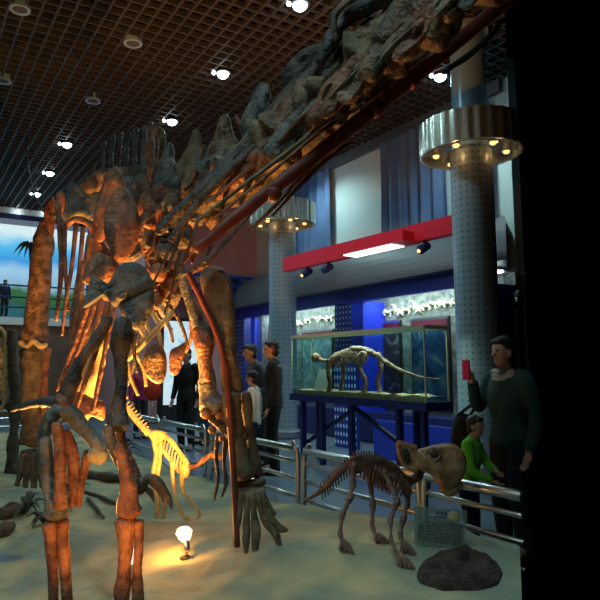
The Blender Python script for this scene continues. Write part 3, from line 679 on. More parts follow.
# coracoid: two grey plates with a seam
mb = MB(); px_plate(mb, [(83, 308), (86, 294), (93, 275), (97, 283), (104, 286), (111, 281), (118, 268), (129, 262), (142, 265), (150, 275), (153, 288), (143, 292), (131, 299), (121, 303), (114, 307), (106, 297), (98, 297), (91, 303)], 3.6, .10, rough=.25, bulge=.9); mb.build('coracoid', 'grey_bone', S)
mb = MB(); px_plate(mb, [(153, 288), (154, 304), (149, 318), (140, 330), (131, 327), (122, 314), (119, 304), (131, 298), (143, 291)], 3.62, .10, rough=.2); mb.build('coracoid', 'grey_bone', S)
mb = MB(); px_plate(mb, [(84, 283), (87, 264), (98, 254), (112, 258), (117, 270), (110, 282), (98, 284)], 3.9, .16); mb.build('breastbone', 'red_bone', S)  # reddish tone stands in for the warm light on this plate
# deep breast and back plates that fill the chest
for pts, d, th, m in [([(140, 196), (160, 186), (186, 190), (204, 204), (198, 226), (184, 246), (172, 262), (156, 272), (144, 256), (138, 226)], 4.75, .16, 'red_bone'), ([(92, 236), (104, 244), (118, 262), (124, 284), (112, 300), (96, 296), (86, 276)], 4.6, .14, 'red_bone'),
                      ([(148, 268), (166, 262), (182, 266), (186, 282), (178, 304), (164, 318), (152, 306), (146, 286)], 4.7, .12, 'dark_bone'), ([(78, 306), (92, 300), (106, 316), (104, 344), (90, 366), (76, 372), (74, 340)], 4.55, .12, 'red_bone'), ([(104, 240), (124, 262), (140, 258), (150, 240), (146, 214), (128, 206), (112, 216)], 4.9, .12, 'dark_bone')]:
    mb = MB(); px_plate(mb, pts, d, th, rough=1.0); mb.build('breastbone', m, S)
rq = random.Random(23)
for k in range(26):
    x, y = rq.uniform(142, 204), rq.uniform(192, 300); a = rq.uniform(1.9, 2.7); L_ = rq.uniform(12, 30); d = rq.uniform(4.05, 4.5)
    if x > 150 + (320 - y) * .55: continue
    mb = MB(); px_tube(mb, [(x, y), (x + L_ * .5 * math.cos(a) + rq.uniform(-3, 3), y + L_ * .5 * math.sin(a)), (x + L_ * math.cos(a), y + L_ * math.sin(a))], d, [rq.uniform(2, 4.5), rq.uniform(1.5, 3), rq.uniform(1, 3)], rough=.6, freq=18); mb.build('chest_process', ['red_bone', 'dark_bone', 'bone'][k % 3], S)
# vertebra cups and knobs in the middle of the chest
rnd = random.Random(11)
for x, y, r, d, m in [(165, 252, 11, 4.0, 'dark_bone'), (181, 237, 11, 4.0, 'dark_bone'), (152, 240, 10, 4.3, 'bone'), (146, 222, 9, 4.5, 'red_bone'), (170, 225, 10, 4.4, 'bone'), (192, 215, 11, 4.3, 'dark_bone'), (205, 205, 10, 4.2, 'bone'), (158, 272, 9, 4.0, 'red_bone'), (172, 205, 12, 4.6, 'tan_bone'), (150, 205, 11, 4.7, 'bone'), (130, 200, 11, 4.9, 'dark_bone'), (168, 285, 8, 4.1, 'red_bone'), (155, 300, 8, 4.1, 'bone'), (190, 248, 8, 4.1, 'red_bone'), (215, 222, 9, 4.1, 'bone')]:
    mb = MB(); rr = r * d / F_PX; a, b = P(x, y, d), P(x + 4, y - 2, d + .16)
    mb.tube([a, a.lerp(b, .3), a.lerp(b, .8), b], [rr, rr * .75, rr * .8, rr], seg=14, rough=.5, freq=14)
    for k in range(3):
        an = rnd.uniform(0, 6.28); e = P(x + r * 1.9 * math.cos(an), y + r * 1.9 * math.sin(an), d + .1); mb.tube([b, b.lerp(e, .6), e], [rr * .35, rr * .3, rr * .18], rough=.4)
    mb.build('chest_vertebra', m, S)
# ribs
ribs = [([(58, 205), (60, 240), (61, 275), (56, 320)], 4.7, 2.6), ([(64, 222), (65, 262), (68, 310)], 4.7, 2.2), ([(76, 224), (72, 265), (66, 300), (62, 335)], 4.5, 2.2), ([(83, 228), (79, 270), (72, 318), (70, 348)], 4.4, 2.2), ([(90, 236), (82, 285), (75, 330), (70, 352)], 4.3, 2.6),
        ([(95, 302), (84, 335), (70, 372), (62, 400)], 3.9, 2.6), ([(101, 300), (92, 340), (80, 372), (70, 402)], 3.85, 2.6), ([(108, 303), (98, 345), (86, 380), (76, 410)], 3.8, 2.6), ([(113, 308), (106, 345), (98, 385), (93, 412)], 3.8, 2.4), ([(90, 300), (76, 340), (66, 365), (57, 390)], 4.0, 2.4),
        ([(84, 262), (80, 300), (72, 345), (66, 390)], 4.1, 2.4), ([(150, 300), (160, 318), (172, 330)], 4.3, 2), ([(160, 296), (178, 318), (188, 345)], 4.3, 2), ([(140, 322), (134, 345), (137, 372)], 4.0, 2), ([(170, 262), (186, 290), (192, 330), (186, 352)], 4.4, 2.2), ([(155, 285), (142, 335), (128, 385)], 4.4, 2), ([(172, 245), (160, 270), (148, 292)], 3.8, 1.6), ([(200, 215), (188, 250), (176, 278)], 3.8, 1.5),
        ([(180, 250), (172, 290), (164, 315)], 3.85, 1.4), ([(182, 275), (196, 268), (205, 260), (212, 240)], 3.95, 2), ([(190, 272), (208, 262), (218, 250)], 4.1, 3)]
for pts, d, r in ribs:
    mb = MB(); px_tube(mb, pts, d, [r * 1.25] + [r] * (len(pts) - 2) + [r * .7], rough=.2); mb.build('rib', 'red_bone' if r > 2.1 else 'dark_bone', S)
mb = MB(); px_tube(mb, [(104, 318), (100, 345), (93, 372), (86, 398), (84, 418)], 4.15, [5, 8, 8.5, 7, 4], rough=.5); mb.build('breastbone', 'pale_bone', S)
mb = MB(); px_plate(mb, [(84, 345), (92, 318), (100, 312), (104, 330), (96, 360), (80, 392), (70, 400), (74, 375)], 4.3, .14, rough=.8); mb.build('breastbone', 'bone', S)
mb = MB(); px_plate(mb, [(76, 392), (92, 398), (104, 402), (104, 420), (92, 416), (82, 426), (72, 418)], 4.0, .10); mb.build('belly_plate', 'red_bone', S)
# belly-rib ladder, its yellow lamplight put into a paler bone colour
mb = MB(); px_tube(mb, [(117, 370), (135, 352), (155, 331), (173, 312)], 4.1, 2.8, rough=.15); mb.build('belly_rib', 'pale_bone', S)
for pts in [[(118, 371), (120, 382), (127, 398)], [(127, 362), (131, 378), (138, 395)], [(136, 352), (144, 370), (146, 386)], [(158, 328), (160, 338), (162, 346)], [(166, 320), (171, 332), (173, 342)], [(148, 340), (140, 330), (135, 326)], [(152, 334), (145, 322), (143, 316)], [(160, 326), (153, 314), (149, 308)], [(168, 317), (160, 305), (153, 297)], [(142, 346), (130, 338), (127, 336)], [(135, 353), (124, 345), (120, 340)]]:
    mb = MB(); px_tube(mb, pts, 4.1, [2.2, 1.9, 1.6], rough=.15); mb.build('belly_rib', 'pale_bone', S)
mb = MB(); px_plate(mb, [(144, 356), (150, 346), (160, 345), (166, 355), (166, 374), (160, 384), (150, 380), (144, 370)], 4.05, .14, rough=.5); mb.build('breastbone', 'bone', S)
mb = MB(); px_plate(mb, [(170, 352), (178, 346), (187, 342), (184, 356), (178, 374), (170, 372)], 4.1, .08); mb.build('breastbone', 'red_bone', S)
# dark processes and long cervical ribs along the neck
for pts, d, r, m in [([(158, 232), (185, 205), (215, 178), (250, 145), (290, 98), (330, 55)], 3.6, [5, 6, 7, 9, 11, 9], 'dark_bone'), ([(170, 240), (200, 200), (232, 168), (262, 140)], 3.55, [3, 4, 5, 3], 'dark_bone'),
                     ([(240, 205), (252, 178), (268, 150), (282, 125)], 3.6, [2, 2.5, 3.5, 3], 'dark_bone'), ([(222, 212), (228, 186), (246, 158)], 3.65, [2, 2.6, 3.5], 'dark_bone'), ([(290, 150), (308, 118), (322, 92), (326, 72)], 3.35, [2, 3, 4, 4], 'dark_bone'), ([(320, 62), (345, 20), (372, 2), (410, -18)], 3.2, [6, 10, 12, 11], 'dark_bone'),
                     ([(336, 40), (334, 20), (344, 4), (364, -8)], 3.1, [3, 4, 4, 4], 'bone'), ([(332, 60), (338, 50), (348, 40)], 3.3, [5, 6, 5], 'dark_bone'), ([(190, 212), (178, 240), (168, 270)], 3.7, [2.5, 2.5, 2], 'dark_bone'),
                     ([(196, 222), (240, 188), (300, 142), (380, 78), (440, 30), (500, -20)], 3.3, [2, 2.4, 2.6, 3, 3, 3], 'tan_bone'), ([(205, 205), (260, 160), (310, 120), (350, 92)], 3.5, [1.6, 2, 2.2, 1.5], 'red_bone'), ([(215, 218), (262, 180), (320, 132), (372, 98), (440, 42)], 3.25, [1.5, 1.8, 2, 2.2, 1.5], 'red_bone'),
                     ([(330, 120), (345, 100), (360, 82)], 3.3, [2.5, 3, 3.5], 'red_bone'), ([(318, 130), (330, 108), (345, 96), (362, 92)], 3.35, [1.6, 2, 2, 1.6], 'dark_bone'),
                     ([(205, 262), (232, 235), (258, 206), (276, 192)], 3.6, [2.2, 2.2, 2.2, 1.8], 'dark_bone'), ([(247, 232), (276, 205), (300, 178), (338, 150)], 3.5, [1.8, 2.4, 2.6, 1.6], 'bone'), ([(272, 216), (296, 190), (322, 164), (350, 142)], 3.45, [1.6, 2.2, 2.2, 1.6], 'dark_bone'), ([(443, 72), (462, 60), (484, 42), (503, 20)], 3.0, [3, 3, 3, 2.5], 'black')]:
    mb = MB(); px_tube(mb, pts, d, r, rough=.45); mb.build('cervical_rib' if m != 'black' else 'support_cable', m, S)
# red steel neck support
mb = MB(); px_tube(mb, [(197, 249), (240, 214), (300, 168), (370, 112), (432, 62), (505, 2), (560, -44)], 3.4, [5.5, 6.5, 7.5, 8, 8, 8, 8], rough=0, seg=14); mb.build('neck_support_pipe', 'pipe', S)
for x, y in ((272, 193), (374, 109), (410, 80)):
    mb = MB(); a = P(x - 2, y + 2, 3.4); b = P(x + 3, y - 2, 3.4); mb.tube([a, b], 9.6 * 3.4 / F_PX, seg=14, sub=1); o = mb.build('pipe_clamp', 'pipe', S)
mb = MB(); px_tube(mb, [(382, 98), (388, 86), (392, 60)], 3.35, 4, rough=0); mb.build('pipe_bracket', 'pipe', S)
# forelimbs with clawed hands
def limb(name, parts, hand=None):
    for nm, pts, d, rs, m, kw in parts:
        mb = MB(); px_tube(mb, pts, d, rs, **dict(dict(rough=.28, seg=14), **kw)); mb.build(nm, m, S)
mid = 3.45
limb('', [('humerus', [(122, 322), (122, 336), (121, 360), (121, 385), (119, 405), (118, 424)], mid, [10, 14, 9, 7.5, 9, 15], 'dark_bone', dict(flat=.8)),
          ('ulna', [(108, 428), (112, 446), (121, 464), (133, 482)], mid - .05, [6, 5, 4.5, 5.5], 'grey_bone', {}), ('radius', [(120, 430), (124, 446), (131, 462), (138, 480)], mid, [5, 4, 4, 5], 'red_bone', {})], None)
h = MB(); h.blob(P(140, 484, mid), (.05, .05, .04), rough=.4); hand = h.build('hand', 'dark_bone', S)
for pts, rs in [([(140, 484), (150, 478), (160, 484), (168, 497), (172, 509)], [3.5, 4.5, 4, 3, 1]), ([(144, 488), (150, 492), (154, 502)], [3, 3, .9]), ([(142, 490), (132, 495), (128, 501)], [4, 4, 2]), ([(150, 482), (160, 492), (163, 502)], [2.6, 2.6, .9])]:
    mb = MB(); px_tube(mb, pts, mid, rs); mb.build('claw', 'dark_bone', hand)
rg = 4.1
limb('', [('humerus', [(179, 268), (186, 288), (196, 316), (204, 338), (205, 362), (207, 386), (212, 406)], rg, [6, 6.5, 8, 13, 8, 9, 15], 'grey_bone', dict(flat=.8)),
          ('humerus_lit_side', [(196, 330), (204, 342), (207, 362), (208, 380)], rg - .1, [5, 9, 6, 4], 'red_bone', {}),  # red strip paints the warm-lit side of the grey humerus
          ('ulna', [(212, 418), (224, 428), (236, 438)], rg, [5, 5, 6], 'dark_bone', {}), ('radius', [(220, 410), (232, 422), (242, 432)], rg, [4, 4, 5], 'red_bone', {})])
for x, y, r in ((206, 413, 5), (220, 415, 4.5), (212, 430, 4), (222, 438, 4)):
    mb = MB(); mb.blob(P(x, y, rg - .05), r * rg / F_PX, rough=.3); mb.build('knuckle', 'red_bone', S)
h = MB(); h.blob(P(240, 436, rg), (.05, .05, .035), rough=.4); hand = h.build('hand', 'red_bone', S)
for pts, rs in [([(238, 432), (232, 424), (236, 416)], [3, 2.6, 1]), ([(244, 434), (250, 430), (255, 436)], [3, 3, 1.2]), ([(218, 434), (216, 455), (218, 478), (214, 500)], [2.5, 2, 2, 1.2]), ([(226, 440), (224, 462), (226, 482), (222, 497)], [2.5, 2, 2, 1.2]), ([(236, 442), (240, 456), (243, 470)], [2.5, 2.2, 1])]:
    mb = MB(); px_tube(mb, pts, rg, rs); mb.build('claw', 'dark_bone', hand)

# pillar hind legs
def foot(ctr, digits, m, name='foot'):
    d = dS(*ctr); mb = MB(); mb.blob(P(ctr[0], ctr[1] - 45, d), (.09, .09, .05), rough=.3)
    f_ = mb.build(name, m, S); return f_, d
dr = dS(262, 548)
mb = MB(); px_plate(mb, [(200, 280), (204, 270), (214, 266), (226, 271), (232, 286), (235, 310), (236, 340), (240, 372), (243, 388), (230, 392), (222, 388), (220, 350), (214, 325), (205, 302)], dr, .15, rough=.25); mb.build('femur', 'tan_bone', S)
limb('', [('tibia', [(231, 396), (233, 420), (239, 445), (244, 474)], dr, [10, 8.5, 8, 12], 'tan_bone', dict(rough=.35)), ('fibula', [(246, 394), (248, 420), (253, 448), (256, 474)], dr + .05, [5.5, 5, 5, 7], 'tan_bone', {}), ('ankle', [(238, 484), (250, 484), (264, 481)], dr, [4.5, 5, 3.5], 'small_bone', dict(rough=.4))])
mb = MB(); mb.blob(P(248, 491, dr), (.10, .09, .035), rough=.35); ft = mb.build('foot', 'tan_bone', S)
for pts, rs in [([(242, 494), (239, 515), (236, 534), (235, 546)], [3.5, 2.8, 3.2, 2]), ([(248, 494), (247, 514), (246, 534), (246, 552)], [4, 3, 4, 2.5]), ([(253, 492), (254, 512), (256, 532), (255, 554)], [4.5, 3.5, 4.2, 3]), ([(258, 492), (261, 510), (268, 524), (276, 536), (281, 550)], [4.5, 3.5, 4.5, 4, 2]), ([(261, 490), (265, 506), (272, 520), (280, 528), (287, 530)], [4, 3.4, 3.8, 3.5, 2]), ([(263, 494), (268, 505), (275, 514)], [3, 3, 2])]:
    mb = MB(); px_tube(mb, pts, dr - .12, rs, rough=.35); mb.build('toe', 'tan_bone', ft)
mb = MB(); px_tube(mb, [(188, 272), (198, 292), (212, 322), (222, 350), (227, 380), (230, 420), (234, 480), (237, 546)], dr - .12, 3.2, rough=0); mb.build('support_post', 'pipe', S)
dl = dS(32, 486)
limb('', [('femur', [(46, 222), (43, 245), (40, 280), (37, 312), (34, 340)], dl, [6, 10.5, 11, 11.5, 14.5], 'bone', dict(rough=.22)), ('tibia', [(34, 352), (32, 378), (31, 405), (34, 436)], dl, [14, 11, 10, 12], 'tan_bone', dict(rough=.3)), ('fibula', [(46, 350), (44, 380), (44, 410), (43, 436)], dl, [5, 4, 4, 5], 'red_bone', {}), ('ankle', [(22, 442), (34, 441), (46, 440)], dl, [5, 6, 5], 'tan_bone', dict(rough=.4))])
mb = MB(); px_tube(mb, [(20, 342), (27, 346), (33, 341), (40, 346), (46, 345)], dl - .15, [2.5, 3, 2.5, 3, 2.5]); mb.build('lit_knee_rim', 'pale_bone', S)  # paler bone colour stands in for warm light under the knee
mb = MB(); mb.blob(P(33, 452, dl), (.14, .12, .04), rough=.3); ft = mb.build('foot', 'tan_bone', S)
for k, (a, b, c) in enumerate([((24, 454), (21, 470), (17, 485)), ((29, 455), (27, 472), (25, 488)), ((34, 455), (34, 473), (34, 490)), ((39, 455), (41, 472), (43, 488)), ((44, 453), (47, 469), (51, 483))]):
    mb = MB(); px_tube(mb, [a, b, c], dl - .1, [4, 3.4, 2.6], rough=.35); mb.build('toe', 'tan_bone', ft)
mb = MB(); px_plate(mb, [(48, 230), (44, 216), (46, 204), (52, 196), (56, 206), (55, 222), (53, 236)], dl - .3, .07); mb.build('hip_plate', 'red_bone', S)

# ------------------------------------------------------------------ slim legged skeleton standing in front
db = 3.05
pb = P(85, 560, db); pb.z = sandz(pb.x, pb.y)
B = thing('biped_skeleton', pb, 'slim reddish leg skeleton in the foreground, grey arched hips, feet out of view', 'skeleton')
def bpart(nm, pts, rs, m, d=db, **k):
    k.setdefault('rough', .25); k.setdefault('seg', 14); mb = MB(); px_tube(mb, pts, d, rs, **k); return mb.build(nm, m, B)
bpart('pelvis', [(44, 455), (45, 432), (52, 416), (63, 410), (76, 420), (90, 436), (102, 450)], [6, 7, 7.5, 8, 8, 7, 7], 'grey_bone', db + .05)
bpart('hip_knob', [(58, 398), (64, 404), (66, 414)], [6, 7, 5], 'red_bone', db + .05)
bpart('spine', [(64, 405), (72, 382), (84, 358), (98, 338), (108, 318)], [7, 6, 6, 6, 5], 'dark_bone', db + .35, rough=.6)
bpart('tail', [(62, 404, 3.2), (46, 402, 3.7), (30, 404, 4.3), (12, 410, 5.0)], [6, 5, 4, 2], 'dark_bone', rough=.5)
bpart('hip_knob', [(94, 452), (102, 458)], [9, 8], 'pale_bone', db + .05)
bpart('femur', [(46, 440), (47, 465), (51, 488), (56, 505), (57, 513)], [6, 7, 8, 11, 13], 'grey_bone')
bpart('femur_lit_side', [(56, 425), (60, 450), (60, 478), (60, 505)], [6, 6, 6, 8], 'red_bone', db - .08)  # red strip paints the warm-lit inner side of the grey femur
bpart('ischium', [(66, 432), (72, 452), (74, 478), (72, 505)], [4, 6, 6, 4], 'red_bone', db + .1)
bpart('ischium', [(88, 452), (84, 470), (80, 490), (79, 506)], [4, 4, 4, 3], 'red_bone', db + .1)
bpart('femur', [(118, 446), (124, 466), (128, 486), (129, 504), (130, 512)], [5, 6, 8, 11, 12], 'red_bone')
zf = sandz(P(60, 600, db).x, P(60, 600, db).y)
def foot_y(px, d): r = ray(px, 640); p = O + r * d; return 367 + (CAM_Z - sandz(p.x, p.y)) * F_PX / d
fy = foot_y(62, db)
for nm, pts, rs in [('tibia', [(51, 525), (51, 545), (53, 580), (54, 620), (56, fy - 18)], [8, 6, 5, 5, 9]), ('fibula', [(63, 522), (63, 545), (66, 580), (69, 620), (70, fy - 18)], [7, 6, 5.5, 5.5, 8]), ('tibia', [(126, 522), (126, 545), (124, 572), (122, 590), (122, 620), (122, fy - 18)], [11, 7.5, 6, 8, 7, 9]), ('fibula', [(139, 522), (139, 545), (137, 572), (138, 595), (137, 620), (136, fy - 18)], [5, 4.5, 4.5, 6, 5, 7])]:
    bpart(nm, pts, rs, 'red_bone')
for x in (63, 129):
    mb = MB(); mb.blob(P(x, fy - 14, db), (.08, .08, .05), rough=.3); ft = mb.build('foot', 'red_bone', B)
    for k in (-1, 0, 1):
        a = P(x, fy - 12, db); e = a - FW * .26 + RT * (.11 * k) ; e.z = sandz(e.x, e.y) + .02; mb = MB(); mb.tube([a, a.lerp(e, .5) + V((0, 0, .03)), e], [.03, .028, .014], rough=.3); mb.build('toe', 'red_bone', ft)

# ------------------------------------------------------------------ small yellow-lit skeleton behind
dy = dS(190, 520); py_ = PS(180, 520)
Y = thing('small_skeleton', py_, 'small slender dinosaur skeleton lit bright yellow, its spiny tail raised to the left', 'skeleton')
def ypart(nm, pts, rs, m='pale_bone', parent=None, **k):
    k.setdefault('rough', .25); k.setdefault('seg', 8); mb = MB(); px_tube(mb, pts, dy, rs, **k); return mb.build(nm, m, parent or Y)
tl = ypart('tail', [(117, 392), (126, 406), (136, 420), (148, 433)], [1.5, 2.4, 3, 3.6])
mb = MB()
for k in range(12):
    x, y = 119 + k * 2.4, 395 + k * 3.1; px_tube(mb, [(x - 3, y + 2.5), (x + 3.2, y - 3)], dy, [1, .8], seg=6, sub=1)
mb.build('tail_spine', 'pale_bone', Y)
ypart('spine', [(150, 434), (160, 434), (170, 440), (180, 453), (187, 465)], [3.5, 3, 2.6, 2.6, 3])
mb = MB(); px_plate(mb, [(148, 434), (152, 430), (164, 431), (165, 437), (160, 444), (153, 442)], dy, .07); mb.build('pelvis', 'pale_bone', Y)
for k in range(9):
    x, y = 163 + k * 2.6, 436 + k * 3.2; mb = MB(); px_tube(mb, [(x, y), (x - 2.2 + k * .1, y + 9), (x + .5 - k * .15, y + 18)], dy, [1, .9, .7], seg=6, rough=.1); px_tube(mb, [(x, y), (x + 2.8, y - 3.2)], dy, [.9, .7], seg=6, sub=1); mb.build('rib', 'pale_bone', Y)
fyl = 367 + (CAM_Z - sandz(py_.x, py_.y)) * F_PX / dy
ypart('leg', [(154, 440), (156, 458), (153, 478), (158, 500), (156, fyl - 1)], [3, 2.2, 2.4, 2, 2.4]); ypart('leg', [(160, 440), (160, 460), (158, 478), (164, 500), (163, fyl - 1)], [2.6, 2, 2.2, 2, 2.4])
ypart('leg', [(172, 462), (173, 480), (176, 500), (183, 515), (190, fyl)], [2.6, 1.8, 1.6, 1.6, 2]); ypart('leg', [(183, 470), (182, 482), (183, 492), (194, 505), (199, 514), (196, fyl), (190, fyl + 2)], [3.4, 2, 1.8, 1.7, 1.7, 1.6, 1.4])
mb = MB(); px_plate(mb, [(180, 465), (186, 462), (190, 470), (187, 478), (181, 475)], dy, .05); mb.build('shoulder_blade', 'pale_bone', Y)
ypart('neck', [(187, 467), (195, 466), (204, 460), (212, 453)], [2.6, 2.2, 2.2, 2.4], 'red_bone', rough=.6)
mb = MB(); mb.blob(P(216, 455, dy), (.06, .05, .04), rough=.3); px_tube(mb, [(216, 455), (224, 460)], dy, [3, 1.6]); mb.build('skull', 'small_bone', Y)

# ------------------------------------------------------------------ small horned dinosaur with a big frilled skull
dp = 4.35; fp = PS(375, 556)
R = thing('frilled_skeleton', fp, 'small brown four legged dinosaur skeleton with a big pale frilled skull', 'skeleton')
def rpart(nm, pts, rs, m='small_bone', d=dp, parent=None, **k):
    k.setdefault('rough', .35); k.setdefault('seg', 10); mb = MB(); px_tube(mb, pts, d, rs, **k); return mb.build(nm, m, parent or R)
bk = [(354, 461), (362, 458), (372, 458), (384, 462), (396, 470), (405, 479)]
rpart('tail', [(306, 500), (318, 493), (330, 482), (342, 469), (354, 461)], [1.2, 2.4, 3.4, 4, 4.2])
rpart('spine', bk, [4.2, 4, 4, 4, 4, 4])
mb = MB()
for k in range(30):
    t = k / 29; x = 322 + t * 78; y = (491 - (x - 322) * .95 if x < 354 else 459 + max(0, x - 372) ** 1.35 * .17) - 1
    px_tube(mb, [(x, y), (x - 1.5, y - 7)], dp, [1.2, .8], seg=5, sub=1, rough=.1)
    if x < 352: px_tube(mb, [(x, y + 3), (x + 1, y + 10)], dp, [1, .7], seg=5, sub=1, rough=.1)
mb.build('spine_process', 'small_bone', R)
for k in range(11):
    x = 366 + k * 3.6; y = 459 + max(0, x - 372) ** 1.3 * .19; L_ = 19 + 7 * math.sin(k / 10 * math.pi)
    for s in (-.09, .09):
        mb = MB(); a = P(x, y, dp); b = P(x - 2, y + L_ * .5, dp) + FW * s; c = P(x - 4, y + L_, dp) + FW * s * .8; mb.tube([a, b, c], [.008, .008, .006], seg=6, rough=.2); mb.build('rib', 'small_bone', R)
mb = MB(); px_plate(mb, [(348, 462), (356, 455), (372, 457), (376, 465), (362, 472), (352, 474)], dp - .05, .05); mb.build('pelvis', 'small_bone', R)
rpart('neck', [(404, 478), (411, 480), (417, 476), (421, 470)], [4.5, 4.5, 4.5, 4])
mb = MB(); px_plate(mb, [(400, 474), (408, 478), (412, 492), (406, 498), (400, 488)], dp - .06, .04); mb.build('shoulder_blade', 'small_bone', R)
def rleg(pts, rs, d):
    e = pts[-1]; p = PS(*e); dd = (p - O).dot(FW); n = len(pts); mb = MB()
    W_ = [P(q[0], q[1], d + (dd - d) * i / (n - 1)) for i, q in enumerate(pts)]
    for i in range(n - 1):
        a, b, ra, rb = W_[i], W_[i + 1], rs[i] * d / F_PX * .95, rs[i + 1] * d / F_PX * .95; g = (rs[i] + rs[i + 1]) * d / F_PX * .29
        mb.tube([a, a.lerp(b, .14), a.lerp(b, .35), a.lerp(b, .65), a.lerp(b, .86), b], [ra, ra * .95, g, g, rb * .95, rb], rough=.4, freq=26)
    lg = mb.build('leg', 'small_bone', R)
    mb = MB()
    for k in range(4):
        a = p + V((0, 0, .05)); t = p + RT * (-.015 + .022 * k) - FW * (.035 + .012 * k); t.z = sandz(t.x, t.y) + .012; mb.tube([a, a.lerp(t, .5) + V((0, 0, .01)), t], [.015, .013, .007], seg=8, rough=.3)
    mb.build('foot', 'small_bone', lg)
rleg([(354, 464), (353, 485), (350, 498), (342, 515), (340, 532), (343, 549)], [4, 3.2, 4, 3, 2.4, 3.6], dp - .08)
rleg([(371, 464), (371, 488), (373, 505), (372, 525), (378, 543)], [4, 3, 3.4, 2.4, 3.4], dp + .1)
rleg([(384, 472), (392, 488), (397, 502), (390, 520), (391, 540), (402, 566)], [3.5, 3, 3.6, 2.6, 2.4, 3.6], dp - .15)
rleg([(408, 486), (408, 502), (403, 520), (400, 535), (404, 551)], [3.6, 2.8, 3.2, 2.4, 3.4], dp + .08)
# skull: frill with a dark plate for the shade in its window, cheek, beak
ds = dp - .12
mb = MB(); px_plate(mb, [(396, 443), (404, 445), (413, 450), (424, 448), (436, 445), (448, 443), (459, 447), (465, 457), (465, 470), (460, 481), (450, 489), (441, 487), (434, 478), (424, 470), (414, 468), (405, 464), (399, 454)], ds, .17, rough=.35); sk = mb.build('skull', 'skull', R)
mb = MB(); px_tube(mb, [(398, 443), (406, 445), (415, 449)], ds - .05, [2.4, 3, 4], seg=8); px_tube(mb, [(398, 445), (401, 457), (406, 465), (416, 469)], ds - .05, [2.4, 2.8, 3, 4], seg=8); mb.build('frill', 'skull', sk)
mb = MB(); mb.plate([P(406 + 5 * math.cos(a) * (1.3 if math.sin(a) > 0 else .9), 455 + 7 * math.sin(a) + 3 * math.cos(a), ds - .075) for a in [i * .785 for i in range(8)]], .02); mb.build('dark_frill_plate', 'dark_bone', sk)
for x, y, r in ((433, 454, 6), (427, 466, 5)):
    mb = MB(); c = P(x, y, ds - .075); mb.tube([P(x + r * 1.25 * math.cos(a), y + r * math.sin(a), ds - .08) for a in [i * .5236 for i in range(13)]], 1.5 * ds / F_PX, seg=6, sub=3, cap=False); mb.build('socket_rim', 'skull', sk)
    mb = MB(); mb.blob(P(x, y, ds - .055), (r * ds / F_PX, r * ds / F_PX, r * ds / F_PX * .85), rough=.1); mb.build('eye_socket' if y < 460 else 'cheek_opening', 'dark_bone', sk)  # dark blobs stand in for the shade inside the hollows
mb = MB(); px_tube(mb, [(441, 489), (451, 492), (461, 484)], ds, [3, 4.5, 3]); mb.build('lower_jaw', 'skull', sk)

# ------------------------------------------------------------------ things on the sand
def frame_of(p): return p
# information sign: clear sheet on two posts with rows of characters
pa = PS(441, 548); ds_ = (pa - O).dot(FW)
T = thing('information_sign', pa, 'clear acrylic information sign with small printed text standing in the sand', 'sign')
def sg(px, py, off=0): return P(px, py, ds_) - FW * off
mb = MB(); mb.add([sg(415, 506), sg(467, 511), sg(466, 552), sg(415, 544)] + [sg(415, 506, -.008), sg(467, 511, -.008), sg(466, 552, -.008), sg(415, 544, -.008)], [(3, 2, 1, 0), (4, 5, 6, 7), (0, 1, 5, 4), (1, 2, 6, 5), (2, 3, 7, 6), (3, 0, 4, 7)])
mb.build('sheet', 'milky', T, smooth=False)
def su(u, v, off=.004):
    a = sg(415, 506).lerp(sg(467, 511), u); b = sg(415, 544).lerp(sg(466, 552), u); return a.lerp(b, v) - FW * off
def quad(mb, u0, v0, u1, v1, off=.004): mb.add([su(u0, v0, off), su(u0, v1, off), su(u1, v1, off), su(u1, v0, off)], [(0, 1, 2, 3)])
rt = random.Random(5)
def glyph(mb, u, v, w_, h_):
    for k in range(3): vv = v + h_ * (.1 + .38 * k); quad(mb, u + w_ * rt.uniform(0, .2), vv, u + w_ * rt.uniform(.75, 1), vv + h_ * .16)
    uu = u + w_ * rt.uniform(.3, .6); quad(mb, uu, v, uu + w_ * .2, v + h_); 
    if rt.random() < .6: quad(mb, u + w_ * .05, v + h_ * .2, u + w_ * .22, v + h_ * .95)
mb = MB()
for k in range(3): glyph(mb, .42 + .07 * k, .06, .055, .09)
mb.build('title', 'navy', T, smooth=False)
mb = MB()
for r in range(7):
    for c in range(21 if r < 6 else 19):
        if r == 0 and c < 2: continue
        glyph(mb, .06 + .042 * c, .36 + .075 * r, .037, .06)
mb.build('text', 'black', T, smooth=False)
mb = MB(); quad(mb, .36, .20, .62, .225); mb.build('caption_line', 'navy', T, smooth=False)
mb = MB(); mb.plate([su(.74 + .11 * math.cos(a), .16 + .13 * math.sin(a), .008) for a in [i * .785 for i in range(8)]], .012); mb.build('round_picture', 'pale_bone', T)
for u in (.2, .8):
    a = su(u, .8, -.02); b = V((a.x, a.y, sandz(a.x, a.y) - .03)); MB().tube([a, b], .008, sub=2).build('post', 'acrylic', T)
